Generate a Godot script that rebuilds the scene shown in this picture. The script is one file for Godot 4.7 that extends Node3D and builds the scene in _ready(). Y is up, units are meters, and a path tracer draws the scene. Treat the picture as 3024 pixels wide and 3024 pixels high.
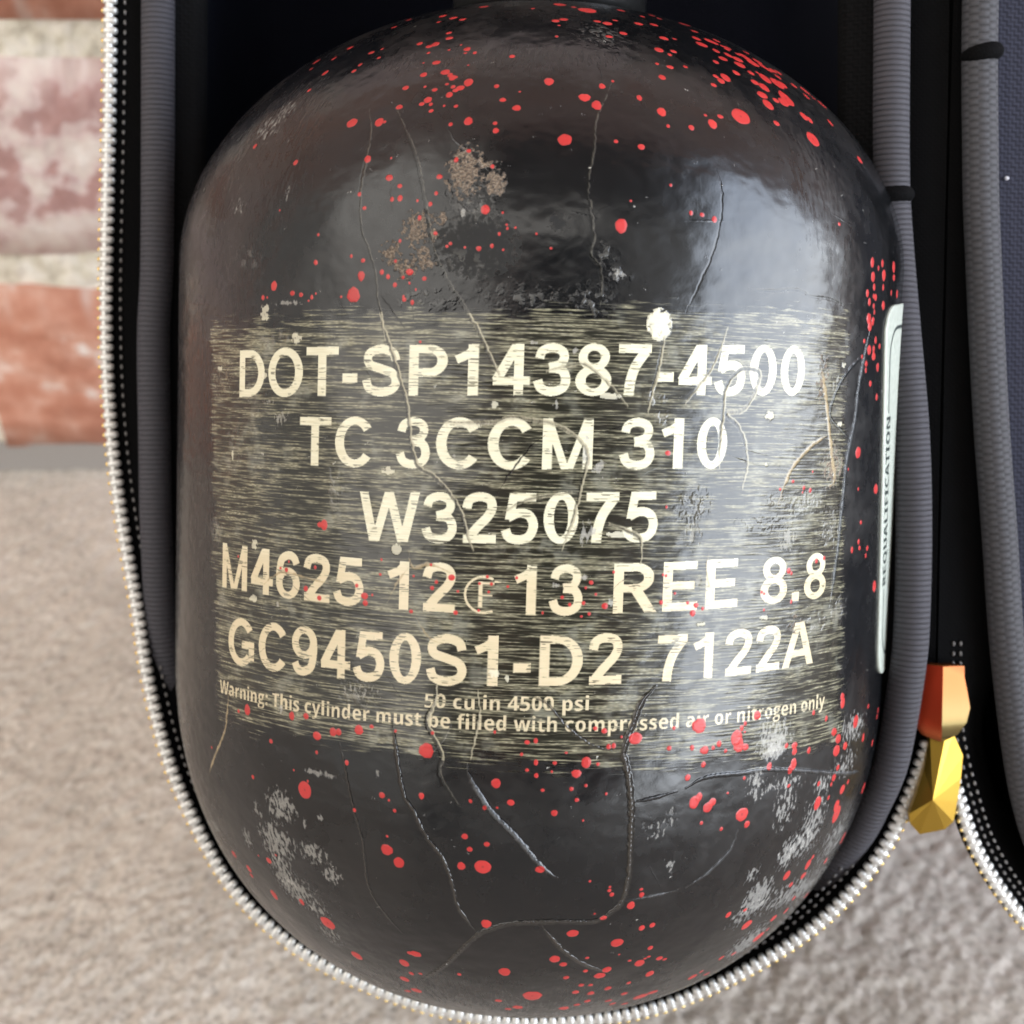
extends Node3D
# A worn compressed-air tank lying in an opened zip case that leans on a brick wall.
# Lengths of the case and the tank are in millimetres in the case's own axes (x right, y up along the tank, z out of the case) and are turned to metres by MM.

const MM := 0.001
const LEAN := 0.6081            # how far the case leans back, in radians
const TW := 2048                # side of the tank's textures
const TOP_V := 19.842
const LOW_V := -34.677
const TOP_L := 37.702
const LOW_L := 51.758
const TOP_P := 1.9398
const LOW_P := 2.2359
const TANK_R := 52.0
const WRAP := 3.83972           # angle round the tank that the texture covers
const SPINE := 55.5

var lean: Transform3D
var tank_pose: Transform3D
var alb := PackedByteArray()
var hgt := PackedFloat32Array()
var rgh := PackedByteArray()
var fine := PackedByteArray()
var broad := PackedByteArray()
var arc_y := PackedFloat32Array()
var arc_s := PackedFloat32Array()
var rng := RandomNumberGenerator.new()
var used := {}


func _ready() -> void:
	# camera, sky, sun, exposure
	lean = Transform3D(Basis(Vector3.RIGHT, -LEAN), Vector3(0, 0.1193, 0.1436))
	var cam := Camera3D.new()
	cam.name = "camera"
	add_child(cam)
	cam.position = Vector3(-0.00428, 0.2352, 0.3100)
	cam.rotation_degrees = Vector3(-39.0, 0, 0)
	var look := CameraAttributesPhysical.new()
	look.frustum_focal_length = 31.75
	look.frustum_focus_distance = 0.158
	look.frustum_near = 0.02
	look.frustum_far = 200.0
	look.exposure_aperture = 20.0
	cam.attributes = look
	cam.keep_aspect = Camera3D.KEEP_HEIGHT
	cam.fov = 41.4
	cam.near = 0.02
	cam.far = 200.0
	cam.current = true
	var env := Environment.new()
	env.background_mode = Environment.BG_SKY
	var air := ProceduralSkyMaterial.new()
	air.sky_top_color = Color(0.74, 0.79, 0.87)
	air.sky_horizon_color = Color(0.96, 0.98, 1.0)
	air.sky_curve = 0.3
	air.ground_bottom_color = Color(0.42, 0.40, 0.37)
	air.ground_horizon_color = Color(0.70, 0.71, 0.72)
	air.sun_angle_max = 30.0
	air.sky_energy_multiplier = 2.1
	var sky := Sky.new()
	sky.sky_material = air
	env.sky = sky
	env.tonemap_mode = Environment.TONE_MAPPER_LINEAR
	env.tonemap_exposure = 2.4
	env.sdfgi_enabled = true
	env.ssao_enabled = true
	env.ssil_enabled = true
	var world := WorldEnvironment.new()
	world.name = "world_environment"
	world.environment = env
	add_child(world)
	var sun := DirectionalLight3D.new()
	sun.name = "sun"
	sun.light_color = Color(1.0, 0.98, 0.95)
	sun.light_energy = 0.4
	sun.light_angular_distance = 75.0
	sun.shadow_enabled = true
	sun.rotation_degrees = Vector3(-48, -42, 0)
	add_child(sun)

	rng.seed = 11
	fine = noise_bytes(5, 0.035, 5, 1024)
	broad = noise_bytes(9, 0.006, 3, 1024)
	arc_table()
	build_ground()
	build_wall()
	build_porch()
	build_case()
	build_tank()
	build_photographer()


# ---------------------------------------------------------------- helpers

func noise_bytes(seed_: int, freq: float, octaves: int, side: int) -> PackedByteArray:
	var n := FastNoiseLite.new()
	n.seed = seed_
	n.frequency = freq
	n.noise_type = FastNoiseLite.TYPE_SIMPLEX_SMOOTH
	n.fractal_octaves = octaves
	return n.get_seamless_image(side, side).get_data()


func noise(seed_: int, freq: float, octaves := 3) -> FastNoiseLite:
	var n := FastNoiseLite.new()
	n.seed = seed_
	n.frequency = freq
	n.noise_type = FastNoiseLite.TYPE_SIMPLEX_SMOOTH
	n.fractal_octaves = octaves
	return n


func ramp_texture(side: int, seed_: int, freq: float, octaves: int, stops: Array) -> ImageTexture:
	# a tileable noise coloured by [position, colour] stops
	var data := noise_bytes(seed_, freq, octaves, side)
	var g := Gradient.new()
	g.offsets = PackedFloat32Array(stops.map(func(s): return s[0]))
	g.colors = PackedColorArray(stops.map(func(s): return s[1]))
	var lut := []
	for i in 256:
		lut.append(g.sample(i / 255.0))
	var out := PackedByteArray()
	out.resize(side * side * 3)
	for i in side * side:
		var c: Color = lut[data[i]]
		out[i * 3] = c.r8
		out[i * 3 + 1] = c.g8
		out[i * 3 + 2] = c.b8
	return ImageTexture.create_from_image(Image.create_from_data(side, side, false, Image.FORMAT_RGB8, out))


func grey_texture(side: int, seed_: int, freq: float, octaves: int) -> ImageTexture:
	return ImageTexture.create_from_image(Image.create_from_data(side, side, false, Image.FORMAT_L8, noise_bytes(seed_, freq, octaves, side)))


func mat(color: Color, rough := 0.7, metal := 0.0) -> StandardMaterial3D:
	# color is given as a linear, real-world base colour
	var m := StandardMaterial3D.new()
	m.albedo_color = color.linear_to_srgb()
	m.roughness = rough
	m.metallic = metal
	return m


func numbered(called: String) -> String:
	var n: int = used.get(called, 0)
	used[called] = n + 1
	return called if n == 0 else "%s_%03d" % [called, n]


func thing(called: String, label: String, category: String, at: Transform3D, group := "") -> Node3D:
	var o := Node3D.new()
	o.name = numbered(called)
	o.transform = at
	o.set_meta("label", label)
	o.set_meta("category", category)
	if group:
		o.set_meta("group", group)
	add_child(o)
	return o


func part(called: String, mesh: Mesh, material: Material, parent: Node, label := "", stuff := false) -> MeshInstance3D:
	var o := MeshInstance3D.new()
	o.name = called
	o.mesh = mesh
	if material:
		o.material_override = material
	if label:
		o.set_meta("label", label)
	if stuff:
		o.set_meta("kind", "stuff")
	parent.add_child(o, true)
	return o


func structure(called: String, mesh: Mesh, material: Material) -> MeshInstance3D:
	var o := part(called, mesh, material, self)
	o.set_meta("kind", "structure")
	return o


func sheet(rows: Array, close_row := false, close_all := false, uvs := [], tints := []) -> ArrayMesh:
	# a smooth mesh through rows of points (PackedVector3Array each)
	var st := SurfaceTool.new()
	st.begin(Mesh.PRIMITIVE_TRIANGLES)
	st.set_smooth_group(0)
	var w: int = rows[0].size()
	for r in rows.size():
		for c in w:
			if uvs:
				st.set_uv(uvs[r][c])
			if tints:
				st.set_color(tints[r][c])
			st.add_vertex(rows[r][c])
	var rn := rows.size() if close_all else rows.size() - 1
	var cn := w if close_row else w - 1
	for r in rn:
		for c in cn:
			var a := r * w + c
			var b := r * w + (c + 1) % w
			var d := ((r + 1) % rows.size()) * w + c
			var e := ((r + 1) % rows.size()) * w + (c + 1) % w
			for k in [a, b, d, b, e, d]:
				st.add_index(k)
	st.generate_normals()
	return st.commit()


func smooth_loop(pts: Array, step: float, closed := true) -> PackedVector3Array:
	# a Catmull-Rom curve through the points, resampled at an even step
	var raw := PackedVector3Array()
	var n := pts.size()
	for i in (n if closed else n - 1):
		var p0: Vector3 = pts[(i - 1 + n) % n] if closed or i > 0 else pts[0]
		var p1: Vector3 = pts[i]
		var p2: Vector3 = pts[(i + 1) % n]
		var p3: Vector3 = pts[(i + 2) % n] if closed or i + 2 < n else pts[n - 1]
		for k in 24:
			raw.append(p1.cubic_interpolate(p2, p0, p3, k / 24.0))
	raw.append(pts[0] if closed else pts[n - 1])
	var out := PackedVector3Array()
	var total := 0.0
	for i in raw.size() - 1:
		total += raw[i].distance_to(raw[i + 1])
	var count := int(round(total / step))
	var each := total / count
	var left := 0.0
	for i in raw.size() - 1:
		var l := raw[i].distance_to(raw[i + 1])
		while left <= l and out.size() < count:
			out.append(raw[i].lerp(raw[i + 1], left / l if l > 0.0 else 0.0))
			left += each
		left -= l
	if not closed:
		out.append(pts[n - 1])
	return out


func loop_inward(path: PackedVector3Array, closed := true) -> PackedVector3Array:
	# for each point the in-plane direction to the inside of the loop
	var c := Vector3.ZERO
	for p in path:
		c += p
	c /= path.size()
	var area := 0.0
	for i in path.size():
		var a := path[i]
		var b := path[(i + 1) % path.size()]
		area += a.x * b.y - b.x * a.y
	var out := PackedVector3Array()
	for i in path.size():
		var a := path[(i - 2 + path.size()) % path.size()]
		var b := path[(i + 2) % path.size()]
		if not closed:
			a = path[maxi(i - 1, 0)]
			b = path[mini(i + 1, path.size() - 1)]
		var t := (b - a)
		t.z = 0.0
		t = t.normalized()
		var nrm := Vector3(-t.y, t.x, 0) if area > 0.0 else Vector3(t.y, -t.x, 0)
		out.append(nrm)
	return out


func ring(path: PackedVector3Array, inward: PackedVector3Array, off: float, lift: float, flat := INF) -> PackedVector3Array:
	var out := PackedVector3Array()
	for i in path.size():
		var p := path[i] + inward[i] * off
		p.z = p.z + lift if flat == INF else flat
		out.append(p * MM)
	return out


func fan(edge: PackedVector3Array, middle: Vector3, steps := 6) -> Array:
	var rows := []
	for k in steps + 1:
		var row := PackedVector3Array()
		for p in edge:
			row.append(p.lerp(middle, minf(k / float(steps), 0.995)))
		rows.append(row)
	return rows


func tube(path: PackedVector3Array, radius: float, sides: int, closed: bool, tile: float, squash := 1.0) -> ArrayMesh:
	# a cord along the path; u runs along it, one per tile millimetres
	var rows := []
	var uvs := []
	var n := path.size()
	var run := 0.0
	for i in (n + 1 if closed else n):
		var p := path[i % n]
		var a := path[(i - 1 + n) % n] if closed else path[maxi(i - 1, 0)]
		var b := path[(i + 1) % n] if closed else path[mini(i + 1, n - 1)]
		var t := (b - a).normalized()
		var side := t.cross(Vector3.BACK).normalized()
		var up := side.cross(t).normalized()
		var row := PackedVector3Array()
		var uv := PackedVector2Array()
		for k in sides + 1:
			var f := TAU * k / sides
			row.append((p + side * cos(f) * radius + up * sin(f) * radius * squash) * MM)
			uv.append(Vector2(run / tile, float(k) / sides))
		rows.append(row)
		uvs.append(uv)
		run += p.distance_to(path[(i + 1) % n])
	return sheet(rows, false, false, uvs)


# ---------------------------------------------------------------- ground and wall

func lines(from: float, to: float, step: float, reach: float) -> PackedFloat32Array:
	# grid lines: even between from and to, then ever wider out to reach
	var out := PackedFloat32Array()
	var x := from
	var s := step
	while x > -reach:
		s *= 1.35
		x -= s
		out.append(x)
	out.reverse()
	x = from
	while x < to:
		out.append(x)
		x += step
	s = step
	while x < reach:
		out.append(x)
		s *= 1.35
		x += s
	return out


func build_ground() -> void:
	var lump := noise(21, 230.0, 3)
	var grit := noise(22, 380.0, 3)
	var swell := noise(23, 14.0, 2)
	var xs := lines(-0.24, 0.30, 0.0011, 60.0)
	var zs := lines(-0.02, 0.36, 0.0011, 60.0)
	var rows := []
	var tints := []
	for z in zs:
		var tone := PackedColorArray()
		var row := PackedVector3Array()
		for x in xs:
			var y := 0.0
			if absf(x) < 0.6 and z < 0.6 and z > -0.1:
				var l := lump.get_noise_2d(x * 0.8, z * 1.25)
				var g := grit.get_noise_2d(x, z)
				y = 0.00055 * l + 0.0005 * g + 0.0006 * swell.get_noise_2d(x, z) - 0.0009 * maxf(0.0, -l - 0.25)
			row.append(Vector3(x, y, z))
			var t := clampf(0.93 + 0.13 * swell.get_noise_2d(x * 1.7, z * 1.7 + 9.0) + 0.10 * swell.get_noise_2d(x * 6.0 + 4.0, z * 6.0), 0.7, 1.05)
			tone.append(Color(t, t * 0.992, t * 0.98))
		rows.append(row)
		tints.append(tone)
	var m := mat(Color(1, 1, 1), 0.92)
	m.albedo_texture = ramp_texture(1024, 31, 0.115, 4, [
		[0.0, Color(0.52, 0.495, 0.465)], [0.24, Color(0.665, 0.638, 0.605)], [0.40, Color(0.75, 0.72, 0.683)], [0.6, Color(0.78, 0.75, 0.713)], [0.76, Color(0.81, 0.785, 0.755)], [1.0, Color(0.89, 0.88, 0.86)]])
	m.uv1_triplanar = true
	m.uv1_world_triplanar = true
	m.uv1_scale = Vector3(4.2, 4.2, 4.2)
	m.heightmap_enabled = true
	m.heightmap_texture = grey_texture(512, 33, 0.09, 4)
	m.heightmap_scale = 0.06
	m.vertex_color_use_as_albedo = true
	structure("concrete_ground", sheet(rows, false, false, [], tints), m)


func brick_mesh(w: float, h: float, d: float, n: FastNoiseLite, off: float) -> ArrayMesh:
	# a weathered brick: an uneven face with worn edges, and four sides
	var rows := []
	var nx := 8
	var ny := 5
	for j in range(-1, ny + 2):
		var row := PackedVector3Array()
		for i in range(-1, nx + 2):
			var u := clampf(float(i) / nx, 0, 1)
			var v := clampf(float(j) / ny, 0, 1)
			var x := (u - 0.5) * w
			var y := (v - 0.5) * h
			var edge := minf(minf(u, 1 - u) * w, minf(v, 1 - v) * h)
			var z := 0.0012 * n.get_noise_3d(x + off, y, off) - (0.003 if edge < 0.004 else 0.0)
			x += 0.0016 * n.get_noise_3d(y + off, x, 3.0)
			y += 0.0016 * n.get_noise_3d(x + off, y, 7.0)
			if i < 0 or j < 0 or i > nx or j > ny:
				z = -d
			row.append(Vector3(x, y, z))
		rows.append(row)
	return sheet(rows)


func brick_material(seed_: int, body: Array, bloom: float) -> StandardMaterial3D:
	var m := mat(Color(1, 1, 1), 0.9)
	m.albedo_texture = ramp_texture(512, seed_, 0.016, 5, [
		[0.0, body[0]], [0.40, body[1]], [bloom, body[2]], [bloom + 0.20, Color(0.88, 0.83, 0.81)], [1.0, Color(0.95, 0.93, 0.92)]])
	m.uv1_triplanar = true
	m.uv1_world_triplanar = true
	m.uv1_scale = Vector3(9, 9, 9)
	m.uv1_offset = Vector3(seed_ * 0.37, seed_ * 0.21, 0)
	m.heightmap_enabled = true
	m.heightmap_texture = grey_texture(256, seed_ + 1, 0.04, 4)
	m.heightmap_scale = 0.1
	return m


func build_wall() -> void:
	var wall := thing("brick_wall", "weathered red brick wall with pale mortar and white bloom behind the case", "wall", Transform3D(Basis(), Vector3(0, 0, 0.0027)))
	var mortar := mat(Color(1, 1, 1), 0.95)
	mortar.albedo_texture = ramp_texture(512, 71, 0.03, 5, [[0.0, Color(0.70, 0.66, 0.60)], [0.4, Color(0.86, 0.84, 0.78)], [0.62, Color(0.91, 0.89, 0.85)], [1.0, Color(0.94, 0.93, 0.90)]])
	mortar.uv1_triplanar = true
	mortar.uv1_world_triplanar = true
	mortar.uv1_scale = Vector3(8, 8, 8)
	mortar.heightmap_enabled = true
	mortar.heightmap_texture = grey_texture(256, 73, 0.06, 4)
	mortar.heightmap_scale = 0.15
	var rough := noise(75, 60.0, 3)
	var rows := []
	for j in 100:
		var row := PackedVector3Array()
		for i in 300:
			var x := -1.5 + i * 0.01
			var y := 0.006 + j * 0.0255
			row.append(Vector3(x, y, -0.0035 + 0.002 * rough.get_noise_2d(x, y)))
		rows.append(row)
	part("mortar", sheet(rows), mortar, wall)
	var back := BoxMesh.new()
	back.size = Vector3(3.0, 2.54, 0.2)
	var b := part("wall_core", back, mortar, wall)
	b.position = Vector3(0, 1.276, -0.115)
	var foot := BoxMesh.new()
	foot.size = Vector3(3.0, 0.02, 0.02)
	var f := part("foot_joint", foot, mat(Color(0.30, 0.28, 0.265), 0.95), wall)
	f.position = Vector3(0, -0.001, -0.0125)
	var n := noise(77, 45.0, 3)
	var long := 0.200
	var tall := 0.0503
	var joint := 0.0097
	var shapes := []
	for k in 6:
		shapes.append(brick_mesh(long, tall, 0.02, n, k * 1.7))
	var red := brick_material(81, [Color(0.64, 0.41, 0.33), Color(0.73, 0.51, 0.43), Color(0.80, 0.61, 0.54)], 0.66)
	var mauve := brick_material(85, [Color(0.63, 0.47, 0.455), Color(0.72, 0.58, 0.57), Color(0.82, 0.73, 0.73)], 0.46)
	var brown := brick_material(89, [Color(0.40, 0.24, 0.19), Color(0.56, 0.37, 0.30), Color(0.66, 0.48, 0.42)], 0.58)
	var kinds := [red, mauve, brown]
	var far := SurfaceTool.new()
	far.begin(Mesh.PRIMITIVE_TRIANGLES)
	var course := 0
	var y0 := 0.0085 + tall / 2
	while y0 < 2.5:
		var shift := -0.0475 if course % 2 == 0 else -0.1475
		var k := -8
		while k < 9:
			var x := shift + k * (long + joint)
			if absf(x) < 1.38:
				var pick: int = (course * 7 + k * 5 + 40) % 6
				if course < 16 and absf(x) < 1.0:
					var o := part("brick", shapes[pick], kinds[[0, 1, 2, 0, 1, 2][(course + (0 if course < 2 else (k + 8) * 2 + pick)) % 6]], wall)
					o.position = Vector3(x, y0, 0)
				else:
					far.append_from(shapes[pick], 0, Transform3D(Basis(), Vector3(x, y0, 0)))
			k += 1
		y0 += tall + joint
		course += 1
	part("upper_brickwork", far.commit(), brown, wall, "", true)


# ---------------------------------------------------------------- the zip case

func cloth(color: Color, seed_: int, scale_: float, bump: float) -> StandardMaterial3D:
	var m := mat(color, 0.85)
	m.rim_enabled = true
	m.rim = 0.03
	m.rim_tint = 0.5
	m.metallic_specular = 0.2
	m.uv1_triplanar = true
	m.uv1_scale = Vector3.ONE * scale_
	m.albedo_texture = weave_texture()
	m.heightmap_enabled = true
	m.heightmap_texture = weave_texture()
	m.heightmap_scale = bump
	return m


var woven: ImageTexture

func weave_texture() -> ImageTexture:
	if woven == null:
		var side := 128
		var img := Image.create(side, side, false, Image.FORMAT_L8)
		for y in side:
			for x in side:
				var a := sin(TAU * x / 8.0) * 0.5 + 0.5
				var b := sin(TAU * y / 8.0) * 0.5 + 0.5
				var v := 0.62 + 0.38 * (a if ((x / 8) + (y / 8)) % 2 == 0 else b)
				img.set_pixel(x, y, Color(v, v, v))
		woven = ImageTexture.create_from_image(img)
	return woven


func rib_material(color: Color, bricked: bool) -> StandardMaterial3D:
	# grosgrain binding: ribs across the cord; its twin is woven in offset steps
	var img := Image.create(32, 64, false, Image.FORMAT_L8)
	var tint := Image.create(32, 64, false, Image.FORMAT_RGB8)
	for y in 64:
		for x in 32:
			var ph := x / 16.0
			var v := absf(sin(PI * ph))
			if bricked:
				var row := y / 6
				v = absf(sin(PI * (ph + 0.5 * (row % 2)))) * (0.55 + 0.45 * absf(sin(PI * y / 6.0)))
			v = pow(v, 0.6)
			img.set_pixel(x, y, Color(v, v, v))
			var t := 0.72 + 0.28 * v
			tint.set_pixel(x, y, Color(t, t, t))
	var m := mat(color, 0.75)
	m.albedo_texture = ImageTexture.create_from_image(tint)
	m.heightmap_enabled = true
	m.heightmap_texture = ImageTexture.create_from_image(img)
	m.heightmap_scale = 0.016
	m.rim_enabled = true
	m.rim = 0.10
	m.rim_tint = 0.4
	return m


func bead(half: Vector3, sides: int, rings: int, power: float) -> ArrayMesh:
	# a rounded block (superellipsoid)
	var rows := []
	for r in rings + 1:
		var a := -PI / 2 + PI * r / rings
		var row := PackedVector3Array()
		for k in sides:
			var f := TAU * k / sides
			var ca := signf(cos(a)) * pow(absf(cos(a)), power)
			var sa := signf(sin(a)) * pow(absf(sin(a)), power)
			row.append(Vector3(half.x * sa, half.y * ca * signf(cos(f)) * pow(absf(cos(f)), power), half.z * ca * signf(sin(f)) * pow(absf(sin(f)), power)) * MM)
		rows.append(row)
	return sheet(rows, true)


func mirrored(pts: Array) -> Array:
	return pts.map(func(p): return Vector3(2 * SPINE - p.x, p.y, p.z))


func build_case() -> void:
	var case_ := thing("zip_case", "opened black zip case lined in navy cloth leaning on the brick wall, holding the tank", "case", lean)
	var chain := [
		Vector3(-62.6, 59.8, 1.3), Vector3(-63.0, 45.4, 1.4), Vector3(-63.8, 25.8, 1.4), Vector3(-64.1, 16.0, 1.5), Vector3(-64.1, 6.0, 1.5), Vector3(-63.6, -4.8, 1.4), Vector3(-62.4, -16.3, 1.3),
		Vector3(-60.6, -28.3, 1.1), Vector3(-58.9, -40.9, 1.0), Vector3(-55.7, -54.2, 0.7), Vector3(-49.8, -67.8, 0.2), Vector3(-44.6, -75.3, 0.0), Vector3(-38.3, -81.2, -0.2), Vector3(-31.8, -85.4, -0.2),
		Vector3(-25.2, -88.4, -0.1), Vector3(-19.8, -90.3, 0.2), Vector3(-14.5, -91.6, 0.5), Vector3(-6.7, -92.7, 1.2), Vector3(0.3, -92.7, 2.0), Vector3(8.5, -91.6, 3.2), Vector3(15.5, -89.8, 4.5), Vector3(22.6, -86.8, 5.8),
		Vector3(30.9, -81.7, 7.8), Vector3(38.7, -75.5, 9.9), Vector3(44.3, -69.2, 11.5), Vector3(49.0, -61.8, 13.0), Vector3(51.7, -54.9, 13.9), Vector3(53.4, -49.5, 14.3), Vector3(54.5, -44.6, 14.7),
		Vector3(55.0, -37.0, 14.6), Vector3(55.0, 0.0, 14.4), Vector3(54.9, 60.0, 14.4), Vector3(53.5, 102.0, 13.5), Vector3(45.0, 119.0, 10.0), Vector3(18.0, 127.0, 5.0), Vector3(-20.0, 127.0, 1.5), Vector3(-48.0, 121.0, 1.3), Vector3(-60.0, 110.0, 1.3), Vector3(-62.3, 85.0, 1.3)]
	var cord := [
		Vector3(46.5, 60.0, 17.0), Vector3(46.9, 34.2, 17.0), Vector3(47.6, 23.6, 17.0), Vector3(48.3, 11.4, 19.0), Vector3(49.5, -2.8, 20.0), Vector3(50.1, -15.7, 20.0), Vector3(50.1, -28.8, 20.0), Vector3(49.8, -34.8, 19.6),
		Vector3(49.2, -43.1, 18.0), Vector3(48.4, -48.8, 17.0), Vector3(47.0, -54.3, 15.0), Vector3(44.6, -61.9, 11.0), Vector3(38.6, -73.5, 3.0), Vector3(24.0, -85.0, -4.0), Vector3(0.0, -91.5, -7.0), Vector3(-25.0, -85.5, -7.0),
		Vector3(-43.5, -71.5, -6.5), Vector3(-52.3, -58.0, -6.0), Vector3(-56.0, -46.6, -4.0), Vector3(-57.3, -33.5, -1.0), Vector3(-57.4, -17.4, 1.0), Vector3(-57.4, -4.8, 1.0), Vector3(-57.3, 10.9, 1.0), Vector3(-56.6, 21.8, 1.0),
		Vector3(-56.1, 41.0, 1.0), Vector3(-55.7, 60.3, 1.0), Vector3(-55.0, 95.0, 1.0), Vector3(-43.0, 114.0, 1.0), Vector3(-18.0, 120.0, 2.0), Vector3(16.0, 120.0, 6.0), Vector3(39.0, 112.0, 12.0), Vector3(46.2, 98.0, 16.0)]
	var lid_cord := [
		Vector3(59.1, 60.0, 15.0), Vector3(59.6, 34.6, 15.0), Vector3(60.4, 20.3, 15.0), Vector3(61.9, 0.0, 15.0), Vector3(63.5, -16.2, 15.0), Vector3(65.5, -34.9, 14.5), Vector3(69.2, -54.3, 13.0), Vector3(74.2, -65.8, 11.0),
		Vector3(84.0, -77.5, 6.0), Vector3(97.0, -84.5, 2.5), Vector3(113.0, -87.0, 1.0), Vector3(138.0, -81.0, 0.0), Vector3(156.0, -66.0, 0.0), Vector3(166.0, -45.0, 0.5), Vector3(168.5, -10.0, 1.0), Vector3(168.0, 55.0, 1.0), Vector3(166.0, 100.0, 1.0),
		Vector3(154.0, 114.0, 1.0), Vector3(129.0, 120.0, 2.0), Vector3(95.0, 120.0, 6.0), Vector3(72.0, 112.0, 12.0), Vector3(60.5, 98.0, 15.0)]
	var shell_mat := cloth(Color(0.005, 0.005, 0.0056), 41, 110.0, 0.02)
	var tape_mat := cloth(Color(0.003, 0.003, 0.0034), 42, 150.0, 0.01)
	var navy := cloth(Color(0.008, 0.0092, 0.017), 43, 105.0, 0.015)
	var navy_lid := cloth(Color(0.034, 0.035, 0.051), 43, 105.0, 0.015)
	var silver := mat(Color(0.58, 0.575, 0.55), 0.40, 0.55)
	var gold := mat(Color(0.85, 0.62, 0.22), 0.22, 1.0)
	var thread := mat(Color(0.17, 0.16, 0.155), 0.7)
	var rib := rib_material(Color(0.041, 0.039, 0.048), false)
	var rib_step := rib_material(Color(0.048, 0.047, 0.053), true)

	var tooth := ArrayMesh.new()
	for piece in [[bead(Vector3(1.08, 0.61, 0.58), 8, 7, 0.7), silver, Vector3(0, 0, 0)], [bead(Vector3(0.28, 0.36, 0.36), 8, 6, 0.9), gold, Vector3(-1.0, 0, 0.08)]]:
		var st := SurfaceTool.new()
		st.append_from(piece[0], 0, Transform3D(Basis(), piece[2] * MM))
		st.set_material(piece[1])
		st.commit(tooth)
	var stitch := bead(Vector3(0.20, 0.36, 0.18), 7, 5, 0.9)

	for half in 2:
		var is_lid := half == 1
		var path := smooth_loop(mirrored(chain) if is_lid else chain, 1.43)
		var inw := loop_inward(path)
		var pipe := smooth_loop(lid_cord if is_lid else cord, 1.2)
		var pin := loop_inward(pipe)
		var before := "lid_" if is_lid else ""
		# hard outer shell, rolled back from the zip
		var hull := []
		var deep := [[-0.2, -1.2], [-0.9, -2.5]]
		for d in deep:
			hull.append(ring(path, inw, d[0], d[1]))
		if is_lid:
			hull.append(ring(path, inw, 2.0, -5.0))
			hull.append(ring(path, inw, 9.0, 0, -10.0))
			hull.append(ring(path, inw, 18.0, 0, -14.0))
		else:
			hull.append(ring(path, inw, -1.2, 0, -16.0))
			hull.append(ring(path, inw, -1.2, 0, -45.0))
			hull.append(ring(path, inw, -0.6, 0, -64.0))
			hull.append(ring(path, inw, 1.4, 0, -73.0))
			hull.append(ring(path, inw, 6.0, 0, -77.5))
			hull.append(ring(path, inw, 12.0, 0, -79.0))
		var mid := Vector3(SPINE * 2 if is_lid else 0.0, 20, -14.0 if is_lid else -79.0) * MM
		hull.append_array(fan(hull[-1], mid, 4).slice(1))
		part(before + "shell", sheet(hull, true), shell_mat, case_)
		# woven zip tape from the teeth in under the piping
		var band := []
		for d in [[-0.3, -0.55], [0.6, -0.75], [2.2, -0.9], [4.5, -1.3], [7.0, -2.2], [9.0, -4.0]]:
			var sunk := PackedVector3Array()
			for i in path.size():
				var low := smoothstep(-34.0, -56.0, path[i].y) * 2.4 + 1.0
				sunk.append((path[i] + inw[i] * d[0] + Vector3(0, 0, d[1] * (low if d[0] > 2.0 else 1.0))) * MM)
			band.append(sunk)
		var tape := part("zipper_tape", sheet(band, true), tape_mat, case_)
		# teeth: one by one where they show, the rest joined
		var hidden: Array[Transform3D] = []
		var sewn: Array[Transform3D] = []
		for i in path.size():
			var p := path[i]
			var t := (path[(i + 1) % path.size()] - path[i - 1]).normalized()
			var up := inw[i].cross(t).normalized()
			if up.z < 0:
				up = -up
			var turn := Basis(inw[i], up.cross(inw[i]), up)
			var closed_part := absf(p.x - SPINE) < 1.6 and p.y > -45.5
			if not closed_part or p.y < -32.0:
				for row in ([1.95] if p.x < 5.0 else [1.95, 2.95]):
					sewn.append(Transform3D(turn, (p + inw[i] * row) * MM + up * -0.0007))
			if closed_part:
				continue
			var at := Transform3D(turn, p * MM)
			var shown := p.y < 63.0 and p.x < SPINE + 30.0 and (not is_lid or p.y < -40.0)
			if shown:
				var o := part("tooth", tooth, null, tape)
				o.transform = at
			else:
				hidden.append(at)
		var core := PackedVector3Array()
		for i in path.size():
			if not (absf(path[i].x - SPINE) < 1.6 and path[i].y > -45.5):
				core.append(path[i] - inw[i] * 0.15 + Vector3(0, 0, -0.1))
			elif not core.is_empty() and core[-1].y < 0.0:
				break
		part("zipper_cord", tube(core, 0.62, 8, false, 1.0), silver, case_)
		scatter("far_teeth", tooth, null, hidden, case_)
		scatter("stitching", stitch, thread, sewn, case_)
		# ribbed piping sewn round the mouth
		part("piping", tube(pipe, 2.45 if not is_lid else 2.4, 14, true, 1.45 if not is_lid else 2.0, 0.9), rib_step if is_lid else rib, case_)
		# binding strip inside the piping
		var strip := []
		for d in ([[1.2, -0.6], [2.4, -1.2], [2.6, -3.0]] if is_lid else [[1.2, -0.6], [2.6, -1.0], [4.4, -1.6], [6.0, -2.2], [6.2, -4.5]]):
			strip.append(ring(pipe, pin, d[0], d[1]))
		part("binding_strip", sheet(strip, true), shell_mat, case_)
		# lining
		var inside := []
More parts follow.
